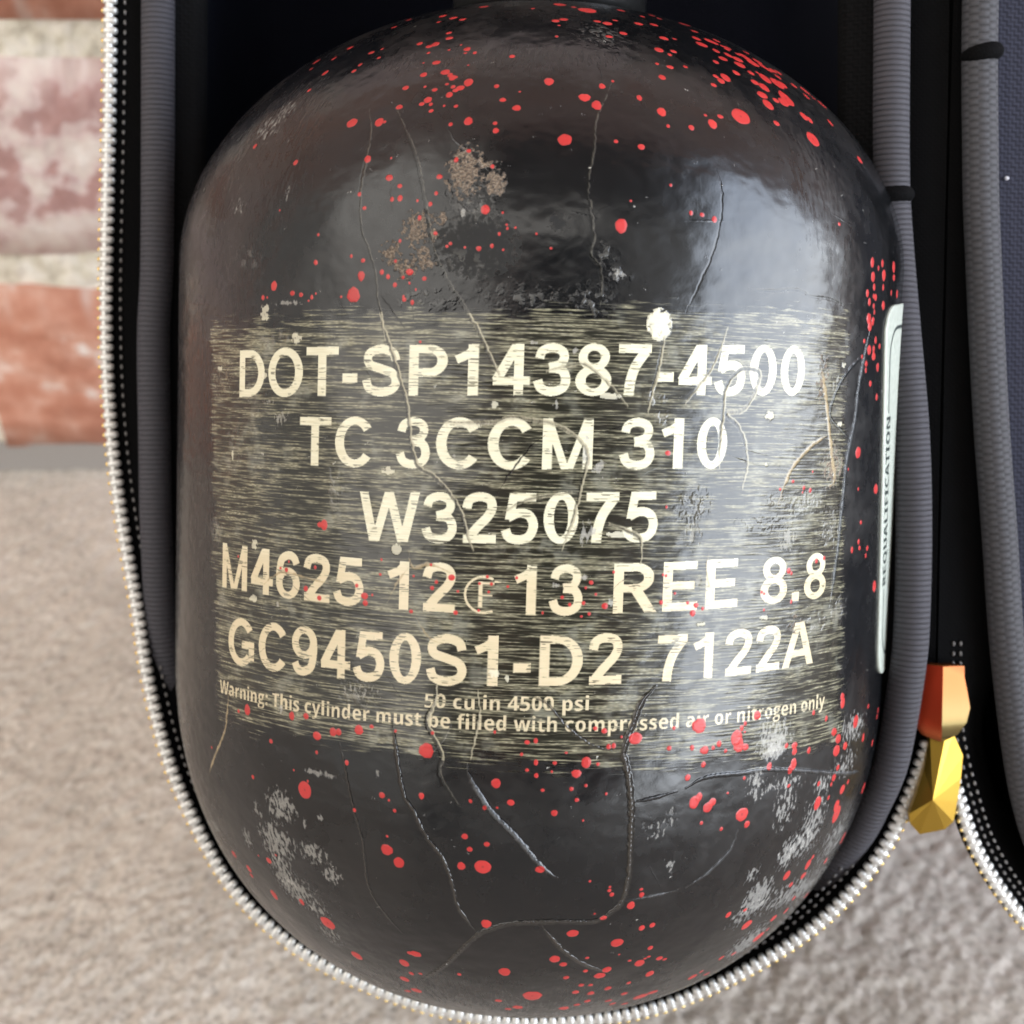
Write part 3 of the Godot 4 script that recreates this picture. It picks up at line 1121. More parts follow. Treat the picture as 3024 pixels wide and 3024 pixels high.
func paint_label() -> void:
	var mask := PackedByteArray()      # twice the texture's resolution
	mask.resize(LW * 2 * LH * 2)
	# words, left end, right end, baseline at both ends, cap height
	for w in [["DOT-SP14387-4500", 599, 1360, 876, 853, 56.0], ["TC 3CCM 310", 717, 1245, 952, 938, 56.0], ["W325075", 807, 1159, 1033, 1021, 56.0], ["M4625 12", 564, 926, 1110, 1107, 55.0], ["13", 994, 1073, 1106, 1104, 56.0], ["REE", 1108, 1271, 1102, 1097, 56.0], ["8.8", 1306, 1421, 1096, 1094, 54.0], ["GC9450S1-D2", 584, 1123, 1202, 1181, 57.0], ["7122A", 1166, 1400, 1180, 1173, 53.0], ["50 cu in 4500 psi", 893, 1086, 1216, 1211, 16.0], ["Warning: This cylinder must be filled with compressed air or nitrogen only", 563, 1434, 1243, 1230, 16.5]]:
		var x0: float = w[1]
		var x1: float = w[2]
		var b0: float = w[3]
		var b1: float = w[4]
		var cap: float = w[5]
		var place := func(tx: float, ty: float) -> Vector2:
			var x := lerpf(x0, x1, tx)
			return Vector2(x - LX, lerpf(b0, b1, tx) - cap * ty - LY) * 2.0
		if cap > 30.0:
			big_letters(mask, LW * 2, LH * 2, w[0], place)
		else:
			letters(mask, LW * 2, LH * 2, w[0], place)
	# the ringed mark between the numbers: an open ring round a small barred stroke
	var mid := Vector2(960 - LX, 1085 - LY) * 2.0
	var arc := PackedVector2Array()
	for k in 41:
		var f := lerpf(0.17, 0.83, k / 40.0) * TAU
		arc.append(mid + Vector2(cos(f) * 22.0, sin(f) * 20.0) * 2.0)
	ribbon(mask, LW * 2, LH * 2, arc, 6.0)
	for s in [[-4, -15, -4, 15, 9.0], [-4, -13, 12, -13, 6.0], [-4, 1, 10, 1, 5.0], [12, -15, 20, -15, 5.0]]:
		ribbon(mask, LW * 2, LH * 2, PackedVector2Array([mid + Vector2(s[0], s[1]) * 2, mid + Vector2(s[2], s[3]) * 2]), s[4])
	var s1 := streaks(3, 16, 380)
	var s2 := streaks(4, 30, 500)
	var s3 := streaks(6, 80, 560)
	var s4 := streaks(8, 320, 560)
	for ly in LH:
		for lx in LW:
			var x := LX + lx
			var y := LY + ly
			var top := 789.0 - 0.0413 * (x - 518)
			var low := 1270.0 + 0.013 * (x - 557)
			var left := 518.0 + 0.081 * (y - 789)
			var right := 1438.0 + 0.081 * (y - 751)
			var i := y * TW + x
			var l := ly * LW + lx
			var edge := minf(minf(y - top, low - y), minf(x - left, right - x)) + (s3[l] - 128) * 0.05 + (s1[l] - 128) * 0.07 + (fine[((y >> 1) & 1023) * 1024 + ((x >> 1) & 1023)] - 150) * 0.11
			var k := clampf((edge + 3.0) / 12.0, 0, 1)
			if k <= 0.0:
				continue
			var b := broad[((y * 2) & 1023) * 1024 + ((x * 2) & 1023)]
			var b2 := fine[(y & 1023) * 1024 + (x & 1023)]
			var v := s1[l] * 0.30 + s2[l] * 0.38 + s3[l] * 0.32
			var shift := (b - 128) * 0.16 + (b2 - 128) * 0.10
			if y - top < 44.0:
				shift += 8.0
			var cream := clampf((v - 112.0 + shift) / 54.0, 0.0, 1.0) * (0.55 + 0.45 * s4[l] / 255.0)
			put(i, Color(0.145, 0.142, 0.118), k)
			put(i, Color(0.65, 0.63, 0.52), cream * 0.82 * k)
			var pale := clampf((b - 138) / 60.0, 0.0, 1.0) * clampf((b2 - 90) / 70.0, 0.0, 1.0)
			put(i, Color(0.50, 0.505, 0.47), pale * 0.45 * k)
			hgt[i] += (v - 128.0) * 0.00012
			rgh[i] = int(clampf(46 + (v - 100) * 0.16 + s4[l] * 0.06, 20, 120))
			var base := (ly * 2) * LW * 2 + lx * 2
			var ink := (mask[base] + mask[base + 1] + mask[base + LW * 2] + mask[base + LW * 2 + 1]) / 1020.0
			if ink > 0.0:
				var lost := clampf((s3[l] * 0.5 + b2 * 0.5 - 172.0) / 30.0, 0.0, 0.6)
				put(i, Color(0.86, 0.845, 0.75).lerp(Color(0.79, 0.70, 0.56), smoothstep(1035, 1075, y) * 0.6).lerp(Color(0.74, 0.71, 0.58), s3[l] / 255.0 * 0.5), ink * (1.0 - lost) * k * (1.0 if y < 1200 else 0.94))


func paint_sticker() -> ImageTexture:
	var w := 256
	var h := 400
	var mask := PackedByteArray()
	mask.resize(w * 2 * h * 2)
	var box := PackedVector2Array()
	for k in 13:
		box.append(Vector2(50 - 32 * sin(PI / 2 * k / 12.0), 24 + 0.0 + 32 * (1 - cos(PI / 2 * k / 12.0))) * 2)
	var across := PackedVector2Array([Vector2(256, 24) * 2, Vector2(50, 24) * 2])
	ribbon(mask, w * 2, h * 2, across, 7.0)
	ribbon(mask, w * 2, h * 2, box, 6.5)
	ribbon(mask, w * 2, h * 2, PackedVector2Array([Vector2(18, 56) * 2, Vector2(18, 112) * 2]), 5.0)
	ribbon(mask, w * 2, h * 2, PackedVector2Array([Vector2(18, 302) * 2, Vector2(18, 348) * 2]), 5.0)
	var low := PackedVector2Array()
	for k in 13:
		low.append(Vector2(18 + 32 * (1 - cos(PI / 2 * k / 12.0)), 348 + 32 * sin(PI / 2 * k / 12.0)) * 2)
	low.append(Vector2(256, 380) * 2)
	ribbon(mask, w * 2, h * 2, low, 7.0)
	letters(mask, w * 2, h * 2, "REQUALIFICATION", func(tx: float, ty: float) -> Vector2:
		return Vector2(27.0 - 17.0 * ty, lerpf(298.0, 116.0, tx)) * 2.0, 1.0)
	var out := PackedByteArray()
	out.resize(w * h * 3)
	for y in h:
		for x in w:
			var base := y * 2 * w * 2 + x * 2
			var ink := (mask[base] + mask[base + 1] + mask[base + w * 2] + mask[base + w * 2 + 1]) / 1020.0
			var g := fine[((y * 3) & 1023) * 1024 + ((x * 3) & 1023)] / 255.0
			var paper := Color(0.74, 0.76, 0.72).lerp(Color(0.64, 0.665, 0.62), g)
			var c := paper.lerp(Color(0.10, 0.13, 0.13), ink * 0.9)
			out[(y * w + x) * 3] = c.r8
			out[(y * w + x) * 3 + 1] = c.g8
			out[(y * w + x) * 3 + 2] = c.b8
	return ImageTexture.create_from_image(Image.create_from_data(w, h, false, Image.FORMAT_RGB8, out))


func patch(corners: Array, cols: int, rows_n: int, proud: float, own_uv: bool, round_: float) -> ArrayMesh:
	# a sheet stuck on the tank between four corners given in texture pixels, its rim turned down onto the wall
	var rows := []
	var uvs := []
	for r in range(-1 if round_ > 0.0 else 0, rows_n + (2 if round_ > 0.0 else 1)):
		var b := clampf(float(r) / rows_n, 0, 1)
		b = b - sin(b * TAU) * 0.12 if round_ > 0.0 else b
		var row := PackedVector3Array()
		var uv := PackedVector2Array()
		var l: Vector2 = (corners[0] as Vector2).lerp(corners[3], b)
		var e: Vector2 = (corners[1] as Vector2).lerp(corners[2], b)
		var tall: float = (corners[0] as Vector2).distance_to(corners[3])
		var wide := l.distance_to(e)
		var from_end := minf(b, 1 - b) * tall
		var pull := 0.0
		if from_end < round_:
			pull = (round_ - sqrt(maxf(0.0, round_ * round_ - (round_ - from_end) ** 2))) / wide
		for c in range(-1 if round_ > 0.0 else 0, cols + (2 if round_ > 0.0 else 1)):
			var a := lerpf(pull, 1 - pull, clampf(float(c) / cols, 0, 1))
			var p := l.lerp(e, a)
			var out := round_ > 0.0 and (r < 0 or c < 0 or r > rows_n or c > cols)
			row.append(on_tank(p.x / TW, p.y / TW, -0.004 if out else proud))
			uv.append(Vector2(a, b) if own_uv else p / TW)
		rows.append(row)
		uvs.append(uv)
	return sheet(rows, false, false, uvs)


func build_tank() -> void:
	paint_base()
	paint_label()
	for w in wear_list():
		worn(w[0], w[1], w[2], w[3], w[4], w[5])
	for c in crack_list():
		stroke(c[0], c[1], c[2])
	# fine scratches, lint and chips that lie all over the coat
	for k in 90:
		var a := Vector2(rng.randf_range(420, 1640), rng.randf_range(360, 1700))
		var dir := Vector2.from_angle(rng.randf_range(0, TAU)) * Vector2(1.6, 0.8)
		var l := rng.randf_range(8, 46)
		stroke(1.6, 2 if k % 3 else 0, [a, a + dir * l * 0.5 + Vector2(rng.randf_range(-3, 3), 0), a + dir * l])
	for k in 420:
		var a := Vector2i(rng.randi_range(400, 1660), rng.randi_range(330, 1720))
		var big := rng.randf() < 0.12
		for j in rng.randi_range(1, 4):
			var i := (a.y + rng.randi_range(-1, 1)) * TW + a.x + rng.randi_range(-2, 2)
			put(i, Color(0.70, 0.69, 0.66), rng.randf_range(0.25, 0.75))
			hgt[i] += 0.012
			if big:
				put(i + 1, Color(0.75, 0.74, 0.70), 0.7)
				put(i + TW, Color(0.75, 0.74, 0.70), 0.6)
				hgt[i + 1] += 0.012
	# chips in the coat, their glints painted in as pale flakes
	for k in 32:
		var a := Vector2i(rng.randi_range(540, 1470), rng.randi_range(770, 1270))
		worn(3 if k % 2 else 0, a.x, a.y, rng.randi_range(2, 7), rng.randi_range(2, 6), 58)
	var d := speck_list()
	for k in range(0, d.size(), 3):
		dot(d[k], d[k + 1], d[k + 2] * 0.1)
	var turn := Basis(Vector3.RIGHT, 0.0103) * Basis(Vector3.BACK, -0.03076)
	tank_pose = lean * Transform3D(turn, Vector3(-0.613, 0, 0) * MM + turn * Vector3(0, LOW_V - LOW_L, 0) * MM)
	var tank := thing("air_tank", "scuffed black compressed-air tank with cream printed label and red paint specks", "gas tank", tank_pose)
	var m := mat(Color(1, 1, 1), 1.0)
	m.albedo_texture = ImageTexture.create_from_image(Image.create_from_data(TW, TW, false, Image.FORMAT_RGB8, alb))
	m.roughness_texture = ImageTexture.create_from_image(Image.create_from_data(TW, TW, false, Image.FORMAT_L8, rgh))
	m.heightmap_enabled = true
	m.heightmap_texture = ImageTexture.create_from_image(Image.create_from_data(TW, TW, false, Image.FORMAT_RF, hgt.to_byte_array()))
	m.heightmap_scale = 0.1
	m.texture_repeat = false
	m.metallic_specular = 0.49
	var rows := []
	var uvs := []
	for r in 181:
		var v := r / 180.0
		v = clampf(v, 0.0004, 0.9996)
		var row := PackedVector3Array()
		var uv := PackedVector2Array()
		for c in 241:
			var u := 0.5 + (c / 240.0 - 0.5) * TAU / WRAP
			row.append(on_tank(u, v))
			uv.append(Vector2(u, v))
		rows.append(row)
		uvs.append(uv)
	part("body", sheet(rows, false, false, uvs), m, tank)
	part("printed_label", patch([Vector2(518, 789), Vector2(1438, 751), Vector2(1481, 1282), Vector2(557, 1270)], 60, 32, 0.02, false, 0.0), m, tank, "worn streaked label printed with rows of cream letters and numbers")
	var s := mat(Color(1, 1, 1), 0.38)
	s.albedo_texture = paint_sticker()
	s.heightmap_enabled = true
	s.heightmap_texture = grey_texture(256, 55, 0.02, 3)
	s.heightmap_scale = 0.02
	part("sticker", patch([Vector2(1548, 738), Vector2(1848, 706), Vector2(1905, 1188), Vector2(1605, 1222)], 30, 60, 0.22, true, 40.0), s, tank, "pale grey requalification sticker with a black outline")
	# the neck that runs on above the upper pole
	var neck := []
	for q in [[8.0, -3.0], [13.0, -1.0], [14.0, 0.0], [14.0, 3.0], [12.5, 4.0], [12.5, 16.0], [11.5, 17.0], [0.1, 17.0]]:
		var row := PackedVector3Array()
		for k in 32:
			row.append(Vector3(cos(TAU * k / 32), 0, -sin(TAU * k / 32)) * q[0] * MM + Vector3(0, (TOP_V + TOP_L - LOW_V + LOW_L + q[1]) * MM, 0))
		neck.append(row)
	part("neck", sheet(neck, true), mat(Color(0.03, 0.03, 0.03), 0.35, 0.6), tank)


# ---------------------------------------------------------------- what the glossy coat mirrors: the porch above and the one who takes the picture

func build_porch() -> void:
	var porch := thing("porch_roof", "brown boarded porch roof over the brick wall, above the frame", "roof", Transform3D(Basis(), Vector3(0, 2.46, 0)))
	var wood := mat(Color(0.18, 0.17, 0.16), 0.8)
	for k in 16:
		var plank := BoxMesh.new()
		plank.size = Vector3(3.0, 0.02, 0.094)
		var o := part("board", plank, wood, porch)
		o.position = Vector3(0.6, 0, 0.05 + k * 0.1)
	var deck := BoxMesh.new()
	deck.size = Vector3(3.0, 0.03, 1.60)
	var d := part("deck", deck, wood, porch)
	d.position = Vector3(0.6, 0.0255, 0.8)
	var fascia := BoxMesh.new()
	fascia.size = Vector3(3.0, 0.16, 0.03)
	var f := part("fascia", fascia, mat(Color(0.6, 0.58, 0.54), 0.6), porch)
	f.position = Vector3(0.6, -0.02, 1.617)


func body_mesh(bones: Array, cell: float, blend: float) -> ArrayMesh:
	# surface nets over the smooth union of tapered capsules: [from, to, radius, radius]
	var field := {}
	for b in bones:
		var a: Vector3 = b[0]
		var e: Vector3 = b[1]
		var reach: float = maxf(b[2], b[3]) + cell * 2.5 + blend
		var lo := Vector3i(((a.min(e) - Vector3.ONE * reach) / cell).floor())
		var hi := Vector3i(((a.max(e) + Vector3.ONE * reach) / cell).ceil())
		var ae := e - a
		var l2 := maxf(ae.length_squared(), 1e-9)
		for z in range(lo.z, hi.z + 1):
			for y in range(lo.y, hi.y + 1):
				for x in range(lo.x, hi.x + 1):
					var p := Vector3(x, y, z) * cell
					var t := clampf((p - a).dot(ae) / l2, 0, 1)
					var d := p.distance_to(a + ae * t) - lerpf(b[2], b[3], t)
					if d > reach:
						continue
					var key := Vector3i(x, y, z)
					if field.has(key):
						var o: float = field[key]
						var h := maxf(blend - absf(o - d), 0.0) / blend
						field[key] = minf(o, d) - h * h * blend * 0.25
					else:
						field[key] = d
	var corner := [Vector3i(0, 0, 0), Vector3i(1, 0, 0), Vector3i(0, 1, 0), Vector3i(1, 1, 0), Vector3i(0, 0, 1), Vector3i(1, 0, 1), Vector3i(0, 1, 1), Vector3i(1, 1, 1)]
	var edges := [[0, 1], [2, 3], [4, 5], [6, 7], [0, 2], [1, 3], [4, 6], [5, 7], [0, 4], [1, 5], [2, 6], [3, 7]]
	var st := SurfaceTool.new()
	st.begin(Mesh.PRIMITIVE_TRIANGLES)
	st.set_smooth_group(0)
	var at := {}
	for key in field:
		if absf(field[key]) > cell * 2.0:
			continue
		var v := []
		var inside := 0
		for c in corner:
			var d: float = field.get(key + c, 1.0)
			v.append(d)
			if d < 0:
				inside += 1
		if inside == 0 or inside == 8:
			continue
		var sum := Vector3.ZERO
		var n := 0
		for e in edges:
			var d0: float = v[e[0]]
			var d1: float = v[e[1]]
			if (d0 < 0) != (d1 < 0):
				sum += Vector3(corner[e[0]]).lerp(Vector3(corner[e[1]]), d0 / (d0 - d1))
				n += 1
		at[key] = at.size()
		st.add_vertex((Vector3(key) + sum / n) * cell)
	for key in at:
		for axis in 3:
			var step := Vector3i.ZERO
			step[axis] = 1
			var d0: float = field.get(key, 1.0)
			var d1: float = field.get(key + step, 1.0)
			if (d0 < 0) == (d1 < 0):
				continue
			var u := Vector3i.ZERO
			var w := Vector3i.ZERO
			u[(axis + 1) % 3] = 1
			w[(axis + 2) % 3] = 1
			var q := [key, key - u, key - u - w, key - w]
			if not (at.has(q[1]) and at.has(q[2]) and at.has(q[3])):
				continue
			var order := [0, 2, 1, 0, 3, 2] if d0 < 0 else [0, 1, 2, 0, 2, 3]
			for k in order:
				st.add_index(at[q[k]])
	st.generate_normals()
	return st.commit()


func build_photographer() -> void:
	var who := thing("person", "person in dark clothes squatting behind the camera with a phone held low", "person", Transform3D(Basis(), Vector3(-0.15, 0, 1.15)))
	var lens := Vector3(0.02, 0.196, 0.325)
	var back := Vector3(0, sin(deg_to_rad(39.0)), cos(deg_to_rad(39.0)))
	var lift := Vector3(0, back.z, -back.y)
	var off := who.position
	var pelvis := Vector3(-0.16, 0.34, 1.24)
	var chest := Vector3(-0.17, 0.62, 1.06)
	var clothes := [[pelvis, chest, 0.15, 0.145], [pelvis + Vector3(-0.08, 0, 0), pelvis + Vector3(0.08, 0, 0), 0.13, 0.13], [chest + Vector3(-0.15, 0.03, 0), chest + Vector3(0.15, 0.03, 0), 0.085, 0.085]]
	var skin := [[chest + Vector3(0, 0.08, -0.02), chest + Vector3(-0.01, 0.17, -0.08), 0.056, 0.052], [Vector3(-0.19, 0.80, 0.955), Vector3(-0.195, 0.87, 0.965), 0.082, 0.098], [Vector3(-0.19, 0.775, 0.935), Vector3(-0.19, 0.79, 0.93), 0.052, 0.06], [Vector3(-0.19, 0.815, 0.862), Vector3(-0.19, 0.835, 0.872), 0.014, 0.01]]
	for s in [-1, 1]:
		var hip := pelvis + Vector3(0.09 * s, -0.02, -0.02)
		var knee := Vector3(-0.15 + 0.24 * s, 0.47, 0.90)
		var ankle := Vector3(-0.15 + 0.21 * s, 0.10, 1.10)
		var shoulder := chest + Vector3(0.19 * s, 0.04, 0.0)
		var elbow := Vector3(-0.03 + 0.25 * s, 0.40, 0.70)
		var wrist := lens + Vector3(0.052 * s, -0.03, 0.075) - lift * 0.02
		clothes.append([hip, knee, 0.095, 0.066])
		clothes.append([knee, ankle, 0.064, 0.045])
		clothes.append([shoulder, elbow, 0.062, 0.05])
		clothes.append([elbow, elbow.lerp(wrist, 0.82), 0.05, 0.036])
		skin.append([elbow.lerp(wrist, 0.78), wrist, 0.028, 0.026])
		var palm := lens + Vector3(0.047 * s, 0, 0) + back * 0.022 - lift * 0.02
		skin.append([wrist, palm, 0.027, 0.022])
		for f in 4:
			var root := palm + lift * (0.028 - 0.019 * f) + Vector3(0.004 * s, 0, 0)
			var bend := root - back * 0.026 + Vector3(0.006 * s, 0, 0)
			skin.append([root, bend, 0.0095, 0.009])
			skin.append([bend, bend - Vector3((0.024 - 0.002 * absf(f - 1)) * s, 0, 0) - back * 0.002, 0.009, 0.0078])
		skin.append([palm + lift * 0.02, palm + lift * 0.045 - Vector3(0.03 * s, 0, 0), 0.012, 0.009])
		var shoe := [[ankle + Vector3(0, -0.055, 0.03), ankle + Vector3(0.02 * s, -0.06, -0.17), 0.045, 0.038]]
		var o := part("shoe", body_mesh(shoe, 0.012, 0.01), mat(Color(0.05, 0.05, 0.05), 0.6), who)
		o.position = -off
	var c := part("clothing", body_mesh(clothes, 0.018, 0.05), mat(Color(0.018, 0.02, 0.028), 0.85), who)
	c.position = -off
	var b := part("body", body_mesh(skin, 0.0065, 0.012), mat(Color(0.42, 0.25, 0.18), 0.5), who)
	b.position = -off
	var hair := part("hair", body_mesh([[Vector3(-0.195, 0.865, 0.985), Vector3(-0.195, 0.895, 0.965), 0.098, 0.09]], 0.012, 0.02), mat(Color(0.02, 0.015, 0.012), 0.6), who)
	hair.position = -off
	var phone := thing("mobile_phone", "slim black mobile phone held up to the tank by the person", "phone", Transform3D(Basis(Vector3(1, 0, 0), lift, back), lens + back * 0.004))
	var slab := bead(Vector3(37.5, 80.0, 4.0), 40, 16, 0.25)
	part("phone_body", slab, mat(Color(0.015, 0.015, 0.017), 0.2), phone)
	var glass := bead(Vector3(12.0, 16.0, 0.8), 20, 8, 0.4)
	var bump := part("camera_bump", glass, mat(Color(0.01, 0.01, 0.012), 0.15), phone)
	bump.position = Vector3(-0.022, 0.052, -0.0042)


# ---------------------------------------------------------------- marks on the tank, in texture pixels

func speck_list() -> PackedInt32Array:
	var out := PackedInt32Array()
	out.append_array([842, 268, 61, 1040, 258, 90, 1103, 289, 128, 1074, 274, 40, 1204, 264, 57, 1243, 288, 41, 975, 292, 32, 1301, 261, 50, 1300, 280, 41, 767, 308, 57, 807, 325, 56, 835, 336, 48, 783, 338, 32, 650, 294, 42, 659, 330, 41, 1026, 348, 54, 1042, 341, 55, 1032, 364, 22, 1109, 341, 47, 1128, 346, 63, 1150, 330, 36, 1200, 333, 59, 1239, 327, 56, 834, 383, 41, 843, 399, 46, 1027, 398, 26, 1118, 390, 42, 1148, 376, 52, 1227, 376, 58, 1251, 373, 31, 793, 408, 43, 816, 418, 44, 825, 413, 55, 613, 386, 49, 702, 417, 43, 720, 411, 24, 732, 434, 29, 872, 419, 19, 886, 430, 47, 901, 439, 30, 886, 439, 21, 823, 434, 26, 856, 430, 22, 960, 448, 37, 1198, 413, 61, 1225, 412, 42, 1213, 422, 34, 703, 445, 33, 701, 458, 35, 846, 457, 48, 825, 456, 16, 898, 465, 16, 1181, 447, 27, 1201, 451, 43, 835, 480, 45, 867, 477, 56, 876, 483, 38, 881, 488, 48, 886, 487, 24, 876, 499, 24, 1016, 495, 61, 1180, 474, 48, 816, 502, 41, 845, 502, 21, 861, 508, 34, 886, 504, 31, 891, 510, 36, 897, 506, 46, 906, 497, 62, 946, 504, 33, 978, 513, 16, 1088, 499, 43, 1104, 489, 21, 884, 517, 45, 856, 524, 50, 862, 531, 27, 849, 530, 33, 881, 534, 19, 897, 535, 26, 957, 526, 36, 865, 541, 29, 818, 533, 41, 976, 538, 47, 1063, 519, 65, 1078, 530, 64, 1137, 514, 40, 1164, 533, 61, 754, 552, 69, 796, 554, 60, 804, 554, 22, 895, 561, 28, 917, 557, 55, 951, 560, 27, 953, 570, 38, 1169, 553, 26, 1037, 580, 78, 1099, 579, 26, 1130, 584, 40, 923, 596, 26, 909, 607, 30, 826, 603, 16, 794, 603, 46, 953, 615, 25, 828, 627, 44, 843, 637, 30, 891, 627, 34, 1163, 628, 19, 791, 645, 27, 835, 652, 28, 845, 651, 36, 867, 654, 19, 889, 646, 25, 883, 658, 27, 800, 661, 26, 1114, 649, 16, 871, 673, 27, 948, 664, 53, 968, 667, 16, 1103, 677, 75, 973, 680, 16])
	out.append_array([974, 684, 18, 983, 683, 16, 965, 690, 21, 891, 690, 24, 1007, 689, 16, 848, 698, 21, 905, 704, 20, 909, 701, 22, 926, 705, 16, 942, 706, 31, 957, 703, 25, 970, 707, 16, 1024, 704, 17, 785, 714, 22, 801, 719, 28, 843, 720, 19, 826, 732, 31, 834, 737, 29, 799, 736, 52, 861, 732, 41, 853, 738, 21, 879, 739, 28, 843, 746, 29, 861, 744, 18, 789, 757, 87, 772, 759, 18, 854, 759, 20, 855, 762, 27, 865, 765, 28, 869, 751, 16, 681, 600, 38, 576, 567, 39, 734, 720, 32, 737, 689, 21, 666, 745, 56, 698, 754, 36, 712, 756, 31, 646, 758, 32, 654, 758, 18, 729, 759, 26, 735, 755, 16, 724, 763, 16, 671, 658, 16, 630, 450, 48, 628, 484, 34, 534, 403, 58, 605, 412, 40, 560, 427, 29, 1391, 276, 84, 1317, 355, 64, 1310, 375, 79, 1353, 352, 73, 1362, 356, 65, 1355, 319, 53, 1389, 341, 57, 1332, 387, 55, 1379, 362, 48, 1388, 364, 57, 1356, 392, 60, 1328, 408, 63, 1372, 399, 80, 1412, 380, 81, 1360, 415, 79, 1416, 385, 73, 1415, 397, 97, 1450, 383, 74, 1445, 396, 73, 1452, 404, 65, 1471, 401, 65, 1494, 399, 66, 1459, 418, 57, 1329, 440, 55, 1370, 431, 51, 1391, 425, 28, 1399, 436, 99, 1296, 456, 74, 1282, 465, 55, 1277, 457, 39, 1263, 476, 40, 1358, 453, 60, 1372, 460, 83, 1426, 440, 112, 1442, 439, 80, 1353, 478, 76, 1352, 495, 86, 1378, 483, 50, 1411, 473, 126, 1395, 483, 82, 1496, 428, 57, 1543, 427, 92, 1505, 448, 57, 1572, 448, 84, 1546, 441, 42, 1285, 525, 126, 1234, 543, 64, 1250, 530, 37, 1227, 531, 23, 1348, 526, 46, 1427, 501, 69, 1438, 505, 54, 1512, 495, 53, 1415, 539, 109, 1543, 548, 65, 1201, 552, 39, 1229, 446, 32, 1187, 658, 27, 1201, 659, 28, 1217, 663, 36, 1419, 650, 26, 1499, 688, 58, 1532, 686, 49, 1519, 693, 32, 1580, 686, 70, 1503, 705, 62, 1539, 700, 69, 1583, 699, 50, 1508, 717, 42, 1539, 715, 38, 1489, 726, 46, 1508, 728, 31])
	out.append_array([1514, 729, 46, 1574, 719, 37, 1605, 718, 54, 1496, 736, 44, 1543, 737, 58, 1510, 740, 35, 1513, 747, 32, 1496, 756, 61, 1509, 759, 46, 1501, 766, 58, 1301, 422, 45, 1413, 389, 57, 1397, 379, 40, 1378, 371, 48, 1461, 356, 50, 1498, 756, 61, 1510, 757, 42, 1501, 765, 55, 1487, 784, 33, 1522, 781, 44, 1537, 788, 38, 1503, 794, 62, 1517, 792, 43, 1518, 801, 58, 1483, 803, 29, 1496, 811, 41, 1496, 819, 34, 1534, 814, 53, 1512, 835, 42, 1536, 851, 42, 1486, 920, 73, 1552, 967, 73, 1462, 940, 19, 1492, 965, 24, 1384, 942, 16, 1349, 953, 23, 1328, 962, 19, 1369, 961, 26, 1381, 964, 29, 1367, 966, 16, 1505, 1007, 32, 1501, 1031, 35, 1483, 1040, 40, 1505, 1039, 35, 1531, 1041, 38, 1527, 1050, 34, 1568, 1093, 75, 1349, 1058, 35, 1354, 1061, 23, 1400, 1049, 28, 1416, 1046, 26, 1306, 1081, 19, 1310, 1083, 16, 1356, 1095, 23, 1311, 1102, 17, 1213, 1093, 30, 1209, 1102, 37, 1222, 1097, 20, 1202, 1090, 19, 876, 808, 16, 1169, 922, 31, 1170, 982, 17, 834, 1052, 16, 833, 1069, 17, 802, 1084, 22, 813, 1095, 43, 814, 1103, 35, 823, 1093, 17, 875, 1068, 16, 896, 1054, 16, 903, 1073, 22, 898, 1080, 26, 921, 1067, 36, 927, 1106, 26, 873, 1108, 23, 929, 1082, 16, 963, 1064, 18, 968, 1072, 18, 954, 1072, 16, 965, 1081, 16, 987, 1074, 16, 954, 1102, 16, 997, 1064, 16, 1050, 1084, 20, 1059, 1092, 20, 1075, 1090, 22, 1077, 1073, 16, 1083, 1067, 26, 1089, 1080, 16, 1100, 1093, 36, 1082, 1102, 20, 1073, 1105, 16, 1028, 1102, 16, 1109, 1055, 16, 1168, 1089, 25, 1169, 1058, 16, 1173, 1059, 16, 1185, 1079, 17, 754, 1018, 55, 748, 1018, 37, 696, 1075, 27, 728, 1094, 33, 749, 1103, 30, 742, 1068, 23, 700, 1065, 17, 603, 1068, 18, 686, 1074, 16, 627, 1253, 63, 608, 1258, 24, 709, 1247, 47, 732, 1244, 39, 749, 1265, 57, 773, 1257, 51, 672, 1284, 32, 748, 1285, 24, 726, 1335, 107, 732, 1323, 20, 631, 1337, 30, 531, 1320, 22, 710, 1313, 16])
